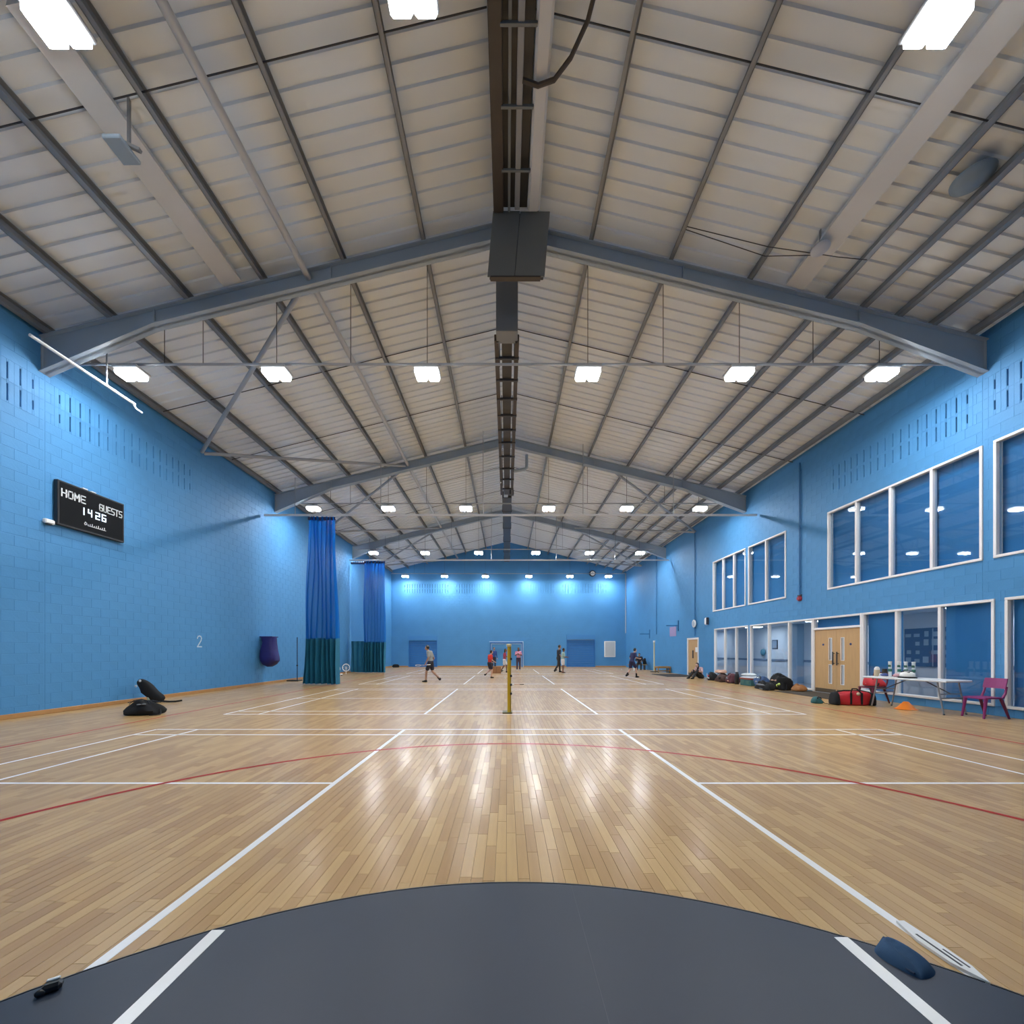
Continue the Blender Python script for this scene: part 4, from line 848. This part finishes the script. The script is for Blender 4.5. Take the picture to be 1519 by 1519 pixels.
MB().add([(x, y, z) for z in (0, .014) for x, y in ((-.018, .22), (.022, .22), (.03, .05), (.028, -.08), (.0, -.17), (-.045, -.06), (-.05, .08))], [tuple(range(7))[::-1], tuple(range(7, 14))]+[(i, (i+1) % 7, 7+(i+1) % 7, 7+i) for i in range(7)]).build('strap', mat('strap_white', (.72, .72, .70), .5, vary=.08, scale=20), t)
MB().cbox(-.022, -.012, -.08, .12, .0135, .0155, .0005).build('slit', BLACK, t); MB().cbox(.002, .010, -.09, .02, .0135, .0155, .0005).build('slit', DARKM, t)
t = thing('black_clip', 'small black clip at the rim of the round mat', 'clip', (-1.86, 1.655, .012), R(35)); MB().cbox(-.03, .03, -.02, .02, 0, .035, .01).build('clip_body', BLACK, t); MB().cbox(-.02, .02, .008, .022, .033, .042, .003).build('clip_top', WHITE, t); MB().ell((-.03, -.015, .014), (.018, .014, .014), 10, 6).build('clip_end', BLACK, t)

# ------------------------------------------------------------------ people
def solid(mb, name, m, parent, voxel, smooth=4, extra=None):
    me = bpy.data.meshes.new(name+'_src'); me.from_pydata(mb.v, [], mb.f); ob = bpy.data.objects.new(name+'_src', me); col.objects.link(ob)
    rm = ob.modifiers.new('r', 'REMESH'); rm.mode = 'VOXEL'; rm.voxel_size = voxel
    sm = ob.modifiers.new('s', 'SMOOTH'); sm.iterations = smooth; sm.factor = .5
    dg = bpy.context.evaluated_depsgraph_get(); me2 = bpy.data.meshes.new_from_object(ob.evaluated_get(dg)); bpy.data.objects.remove(ob, do_unlink=True); bpy.data.meshes.remove(me)
    if extra:
        bm = bmesh.new(); bm.from_mesh(me2); e = extra.mesh('e', m); bm.from_mesh(e); bm.to_mesh(me2); bm.free(); bpy.data.meshes.remove(e)
    me2.materials.clear(); me2.materials.append(m); me2.name = name
    me2.polygons.foreach_set('use_smooth', [True]*len(me2.polygons))
    return link(name, me2, parent)
def cap(mb, p, q, r0, r1):
    p, q = Vector(p), Vector(q); mb.tube([p, p.lerp(q, .5), q], r0, 10, rs=[r0, (r0+r1)/2, r1]); mb.ell(p, (r0,)*3, 10, 6); mb.ell(q, (r1,)*3, 10, 6)
def person(label, loc, rz, H, skin, hair, top, bottom, shoe, pose, sleeve='short', legs='shorts', longhair=False, group=None, sock=None):
    """local frame: x right, y forward, z up; pose gives pelvis, lean, head turn and the joints in metres for a 1.75 m body"""
    t = thing('person', label, 'person', loc, rz, group); k = H/1.75; S = lambda v: Vector(v)*k
    pel = Vector(pose.get('pelvis', (0, 0, .95))); ln = R(pose.get('lean', 4)); up = Vector((0, math.sin(ln), math.cos(ln))); fw = Vector((0, math.cos(ln), -math.sin(ln)))
    P = lambda h, f=0., s=0.: pel+up*h+fw*f+Vector((s, 0, 0))
    nk = P(.52); hd = P(.70, .035+pose.get('nod', 0)*.06)-Vector((0, 0, pose.get('nod', 0)*.05)); sh = [P(.455, 0, -.175), P(.455, 0, .175)]
    el, wr, kn, an = pose['el'], pose['wr'], pose['kn'], pose['an']; hip = [pel+Vector((-.09, 0, -.03)), pel+Vector((.09, 0, -.03))]
    Mt = Matrix.Rotation(-ln, 3, 'X').to_4x4()
    def torso(mb, g):
        for (h, f, r) in ((0, 0, (.155, .11, .12)), (.13, .0, (.135, .098, .14)), (.30, .0, (.16, .112, .17)), (.40, -.01, (.165, .10, .11))):
            mb.ell((0, 0, 0), tuple((a+g)*k for a in r), 14, 8, M=Matrix.Translation(P(h, f)*k) @ Mt)
        cap(mb, sh[0]*k, sh[1]*k, (.062+g)*k, (.062+g)*k)
    b = MB(); torso(b, 0); cap(b, S(nk-up*.05), S(hd-up*.06), .052*k, .048*k)
    b.ell(S(hd), (.074*k, .092*k, .112*k), 16, 12); b.ell(S(hd+Vector((0, .035, -.05))), (.05*k, .055*k, .05*k), 10, 8); b.ell(S(hd+Vector((0, .095, -.015))), (.014*k, .022*k, .022*k), 8, 6)
    for s in (-1, 1): b.ell(S(hd+Vector((s*.074, -.005, -.01))), (.014*k, .022*k, .032*k), 8, 6)
    ex = MB()
    for i in (0, 1):
        cap(b, S(sh[i]), S(el[i]), .05*k, .04*k); cap(b, S(el[i]), S(wr[i]), .04*k, .028*k)
        w_, e_ = Vector(wr[i]), Vector(el[i]); dv = (w_-e_).normalized(); b.ell(S(w_+dv*.05), (.034*k, .034*k, .045*k), 10, 6)
        sd = dv.cross(Vector((0, 1, 0))); sd = sd.normalized() if sd.length > .2 else Vector((1, 0, 0)); cu = sd.cross(dv).normalized()
        for f in range(4):
            base = w_+dv*.075+sd*(f-1.5)*.018; L = (.065, .075, .07, .052)[f]; ex.tube([S(base), S(base+dv*L*.55+cu*.008), S(base+dv*L*.85+cu*.03), S(base+dv*L*.8+cu*.05)], .008*k, 6, rs=[.0095*k, .009*k, .008*k, .006*k])
        tb_ = w_+dv*.03+sd*.03; ex.tube([S(tb_), S(tb_+sd*.025+dv*.025+cu*.01), S(tb_+sd*.03+dv*.055+cu*.025)], .01*k, 6, rs=[.012*k, .01*k, .007*k])
        cap(b, S(hip[i]), S(kn[i]), .085*k, .055*k); cap(b, S(kn[i]), S(Vector(kn[i]).lerp(Vector(an[i]), .35)), .055*k, .056*k); cap(b, S(Vector(kn[i]).lerp(Vector(an[i]), .35)), S(an[i]), .056*k, .036*k)
    solid(b, 'body', skin, t, .015*k, 4, ex)
    c = MB(); torso(c, .016)
    for i in (0, 1):
        q = Vector(sh[i]).lerp(Vector(el[i]), .75 if sleeve == 'short' else 1); cap(c, S(sh[i]), S(q), .068*k, .060*k)
        if sleeve == 'long': cap(c, S(el[i]), S(Vector(el[i]).lerp(Vector(wr[i]), .92)), .056*k, .042*k)
    solid(c, 'shirt', top, t, .018*k)
    c = MB(); c.ell((0, 0, 0), (.178*k, .132*k, .13*k), 14, 8, M=Matrix.Translation(P(-.01)*k) @ Mt)
    for i in (0, 1):
        if legs == 'shorts': cap(c, S(hip[i]), S(Vector(hip[i]).lerp(Vector(kn[i]), .72)), .108*k, .095*k)
        else: cap(c, S(hip[i]), S(kn[i]), .104*k, .076*k); cap(c, S(kn[i]), S(Vector(kn[i]).lerp(Vector(an[i]), .95)), .074*k, .058*k)
    solid(c, 'shorts' if legs == 'shorts' else 'trousers', bottom, t, .018*k)
    hm = MB(); hm.ell(S(hd+Vector((0, -.018, .028))), (.084*k, .098*k, .104*k), 16, 12, warp=lambda v: Vector((v.x, min(v.y, (.085 if v.z > .035*k else .02)*k), max(v.z, -.085*k))))
    if longhair: hm.ell(S(hd+Vector((0, -.075, -.10))), (.075*k, .045*k, .16*k), 12, 8)
    hm.build('hair', hair, t)
    for s in (-1, 1): MB().ell(S(hd+Vector((s*.03, .083, .008))), (.011*k, .008*k, .008*k), 8, 6).build('eye', BLACK, t)
    MB().ell(S(hd+Vector((0, .088, -.055))), (.022*k, .007*k, .006*k), 8, 6).build('mouth', mat('lip', (.25, .09, .07), .6), t)
    for i in (0, 1):
        a = Vector(an[i]); tp = R(pose.get('toe', (0, 0))[i]); tz = R(pose.get('toez', (0, 0))[i])
        M = Matrix.Translation(S(a)) @ Matrix.Rotation(tz, 4, 'Z') @ Matrix.Rotation(-tp, 4, 'X')
        mb = MB().ell((0, .06*k, -.035*k), (.046*k, .135*k, .052*k), 14, 8, M=M, warp=lambda v: Vector((v.x, v.y, max(v.z*(1.0 if v.y < .03*k else .75), -.035*k)))); mb.ell((0, -.005*k, 0), (.042*k, .055*k, .05*k), 10, 6, M=M)
        mb.build('shoe', shoe, t)
        if sock: q = Vector(kn[i]).lerp(a, .62); mb = MB(); cap(mb, S(q), S(a), .047*k, .044*k); mb.build('sock', sock, t)
    return t
SKIN_T = mat('skin_tan', (.36, .20, .13), .55); SKIN_B = mat('skin_brown', (.16, .075, .045), .55); SKIN_L = mat('skin_light', (.50, .30, .22), .55); HAIR = mat('black_hair', (.010, .008, .008), .5)
cl = lambda n, c: mat(n, c, .75, vary=.12, scale=9, bump=.15)
walk = dict(pelvis=(0, 0, .93), lean=8, nod=.8, el=[(-.24, .02, 1.12), (.24, -.06, 1.10)], wr=[(-.24, .14, .88), (.25, .10, .86)], kn=[(-.09, .17, .50), (.09, -.05, .50)], an=[(-.09, .20, .075), (.09, -.42, .16)], toe=(0, -48))
p1 = person('person in a grey t-shirt and dark shorts walking with a racket past the shutter', (-3.45, 18.3, 0), R(78), 1.72, SKIN_T, HAIR, cl('grey_tee', (.26, .27, .26)), cl('black_shorts', (.015, .015, .03)), BLKF, walk)
t = thing('racket', 'white badminton racket held by the walking person in grey', 'racket', (-3.52, 18.12, .80), R(0))
MB().tube([(.10, 0, .0), (-.06, 0, -.01)], .015, 8).build('racket_grip', WHITE, t); MB().tube([(-.06, 0, -.01), (-.34, .0, -.03)], .006, 6).build('racket_shaft', WHITE, t)
MB().tube([(-.46+.12*math.cos(a), .095*math.sin(a)*.3, -.035+.03*math.sin(a)) for a in [2*math.pi*q/20 for q in range(21)]], .008, 6, cap=False).build('racket_head', WHITE, t)
def stand(el, wr, **kw): return dict(dict(pelvis=(0, 0, .95), lean=3, el=el, wr=wr, kn=[(-.10, .03, .52), (.10, .02, .52)], an=[(-.10, .0, .075), (.11, -.02, .075)]), **kw)
hang = ([(-.25, -.02, 1.13), (.25, -.02, 1.13)], [(-.25, .10, .90), (.25, .10, .90)])
RD = cl('red_kit', (.55, .03, .02)); BSH = MATS['black_shorts']
person('child in a bright red top and black shorts stepping beside the cardboard box', (-.90, 21.0, 0), R(-60), 1.46, SKIN_L, HAIR, RD, BSH, BLKF,
       dict(pelvis=(0, 0, .95), lean=6, nod=.5, el=[(-.24, .03, 1.14), (.24, .05, 1.13)], wr=[(-.2, .22, 1.0), (.2, .25, 1.02)], kn=[(-.09, .10, .52), (.09, .12, .52)], an=[(-.09, -.28, .24), (.09, .08, .075)], toe=(-45, 0)))
person('person in a navy top by the goal with a white strap across', (-1.02, 31.5, 0), R(200), 1.70, SKIN_T, HAIR, cl('navy_top', (.02, .06, .22)), cl('dark_trousers', (.02, .02, .04)), BLKF, stand(*hang), 'long', 'trousers')
person('child in a maroon top and white shorts behind the yellow post', (-.16, 26.5, 0), R(-100), 1.55, SKIN_B, HAIR, cl('maroon_top', (.30, .02, .06)), cl('white_shorts', (.62, .60, .60)), BLKF,
       dict(pelvis=(0, 0, .95), lean=4, el=[(-.24, .08, 1.15), (.24, .06, 1.15)], wr=[(-.18, .26, 1.22), (.18, .26, 1.2)], kn=[(-.09, .14, .52), (.09, -.02, .5)], an=[(-.09, .14, .075), (.09, -.26, .12)], toe=(0, -25)), longhair=True)
person('person in a pink and white top and dark leggings before the goal', (.84, 29.4, 0), R(175), 1.66, SKIN_B, HAIR, cl('pink_top', (.60, .24, .32)), cl('dark_leggings', (.03, .015, .04)), WHC,
       stand([(-.24, .06, 1.16), (.24, .06, 1.16)], [(-.06, .18, 1.22), (.08, .18, 1.26)]), 'short', 'trousers', True)
person('tall person in black top and trousers behind the one in white shorts', (3.40, 26.7, 0), R(-75), 1.80, SKIN_T, HAIR, cl('black_top', (.015, .016, .02)), cl('black_trousers', (.018, .018, .02)), BLKF,
       dict(pelvis=(0, 0, .95), lean=4, el=[(-.26, .1, 1.4), (.25, .0, 1.14)], wr=[(-.16, .14, 1.63), (.25, .12, .95)], kn=[(-.1, .12, .52), (.1, -.05, .5)], an=[(-.1, .14, .075), (.1, -.3, .13)], toe=(0, -30)), 'short', 'trousers')
person('person in a pale green top and white shorts beside the tall one in black', (3.58, 25.9, 0), R(-80), 1.58, SKIN_B, HAIR, cl('pale_green_top', (.28, .40, .36)), MATS['white_shorts'], cl('brown_shoes', (.09, .03, .02)), stand([(-.24, .06, 1.14), (.24, .04, 1.13)], [(-.22, .26, 1.15), (.2, .26, 1.12)], an=[(-.09, .04, .075), (.1, -.05, .075)]))
person('person in a long navy shirt striding beside the court line', (6.64, 21.5, 0), R(-70), 1.62, SKIN_L, HAIR, cl('dark_navy_shirt', (.012, .014, .07)), cl('dark_navy_shorts', (.015, .014, .06)), BLKF,
       dict(pelvis=(0, 0, .92), lean=14, nod=.4, el=[(-.25, .06, 1.12), (.25, .1, 1.14)], wr=[(-.24, .22, .96), (.22, .32, 1.1)], kn=[(-.1, -.02, .50), (.1, .22, .52)], an=[(-.1, -.30, .14), (.1, .24, .075)], toe=(-30, 0)), sock=BLKF)
bn = thing('bench', 'low dark bench by the end of the windowed wall', 'bench', (9.7, 30.3, 0)); MB().cbox(-.6, .78, -.2, .2, .36, .42, .01).build('seat_board', WD, bn)
for s in (-.5, .6): MB().cbox(s-.03, s+.03, -.17, .17, 0, .36, .008).build('leg', DARKM, bn)
person('person in black sitting on the bench with a pale shoulder stripe', (9.92, 30.3, 0), R(160), 1.72, SKIN_T, HAIR, cl('black_jacket', (.018, .018, .028)), MATS['black_trousers'], BLKF,
       dict(pelvis=(0, 0, .52), lean=16, nod=.5, el=[(-.26, .12, .72), (.26, .14, .74)], wr=[(-.16, .36, .66), (.16, .36, .68)], kn=[(-.13, .43, .48), (.13, .45, .48)], an=[(-.13, .50, .075), (.14, .56, .075)]), 'long', 'trousers')
bag('black bag on the bench beside the sitting person in black', (10.31, 30.3, .42), R(-4), (.24, .36, .42), BLKF, 91)
person('person in a pale pink top sitting on the floor beside the bags', (9.95, 20.75, 0), R(115), 1.66, SKIN_L, HAIR, cl('pale_pink_top', (.55, .36, .38)), MATS['black_trousers'], BLKF,
       dict(pelvis=(0, 0, .125), lean=20, nod=.6, el=[(-.25, .20, .36), (.25, .22, .36)], wr=[(-.14, .46, .42), (.14, .46, .42)], kn=[(-.12, .44, .45), (.14, .42, .42)], an=[(-.13, .74, .075), (.15, .72, .075)]), 'short', 'trousers', True)
# cardboard box, shuttlecocks, small things on the far floor
CB = mat('cardboard', (.26, .12, .05), .8, vary=.15, scale=6)
t = thing('cardboard_box', 'brown cardboard box on the floor beside the child in red', 'box', (-.68, 25.6, 0), R(6))
MB().cbox(-.29, .29, -.22, .22, 0, .42, .01).build('box_body', CB, t); MB().box(-.03, .03, -.223, -.219, .05, .421).build('packing_tape', mat('tape_brown', (.18, .08, .03), .4), t)
for s in (-1, 1): MB().box(-.28, .28, min(s*.004, s*.218), max(s*.004, s*.218), .42, .428).build('flap', CB, t)
def shuttle(label, loc, rz):
    t = thing('shuttlecock', label, 'shuttlecock', loc, rz, 'shuttlecocks on the floor'); M = Matrix.Translation((0, 0, .030)) @ Matrix.Rotation(R(78), 4, 'Y')
    MB().ell((0, 0, 0), (.014, .014, .016), 10, 6, M=M).build('cork', WHITE, t); mb = MB()
    for q in range(12):
        a = 2*math.pi*q/12; c, s = math.cos(a), math.sin(a); p = lambda r, z, da: M @ Vector((r*math.cos(a+da), r*math.sin(a+da), z))
        mb.add([p(.012, .012, -.1), p(.012, .012, .1), p(.033, .075, .26), p(.033, .075, -.26)], [(0, 1, 2, 3)])
    mb.build('feathers', WHC, t)
for k, (x, y, lab) in enumerate(((-6.2, 28.2, 'white shuttlecock on the floor near the shutter beside the grey-shirted walker'), (.66, 24.6, 'white shuttlecock on the floor beside the yellow post'), (-.08, 20.5, 'white shuttlecock on the floor at the foot of the child in maroon'), (3.9, 31.5, 'white shuttlecock on the floor before the shutter by the white board'), (-9.6, 34, 'white shuttlecock on the floor by the corner of the end wall'), (8.6, 30.5, 'white shuttlecock on the floor near the bottle'))): shuttle(lab, (x, y, 0), k*1.1)
t = thing('racket', 'badminton racket lying flat on the floor beyond the yellow post', 'racket', (.46, 16.9, .012), R(-8))
MB().tube([(-.3+.13*math.cos(a), .1*math.sin(a), 0) for a in [2*math.pi*q/24 for q in range(25)]], .009, 6, cap=False).build('racket_head', WHITE, t); MB().tube([(-.17, 0, 0), (.08, 0, 0)], .006, 6).build('racket_shaft', mat('racket_red', (.4, .05, .04), .4), t); MB().tube([(.08, 0, 0), (.25, 0, 0)], .013, 8).build('racket_grip', BLACK, t)
bag('small black bag on the floor in the corner of the end wall', (-9.6, 34.9, 0), 0, (.55, .35, .26), BLKF, 95)
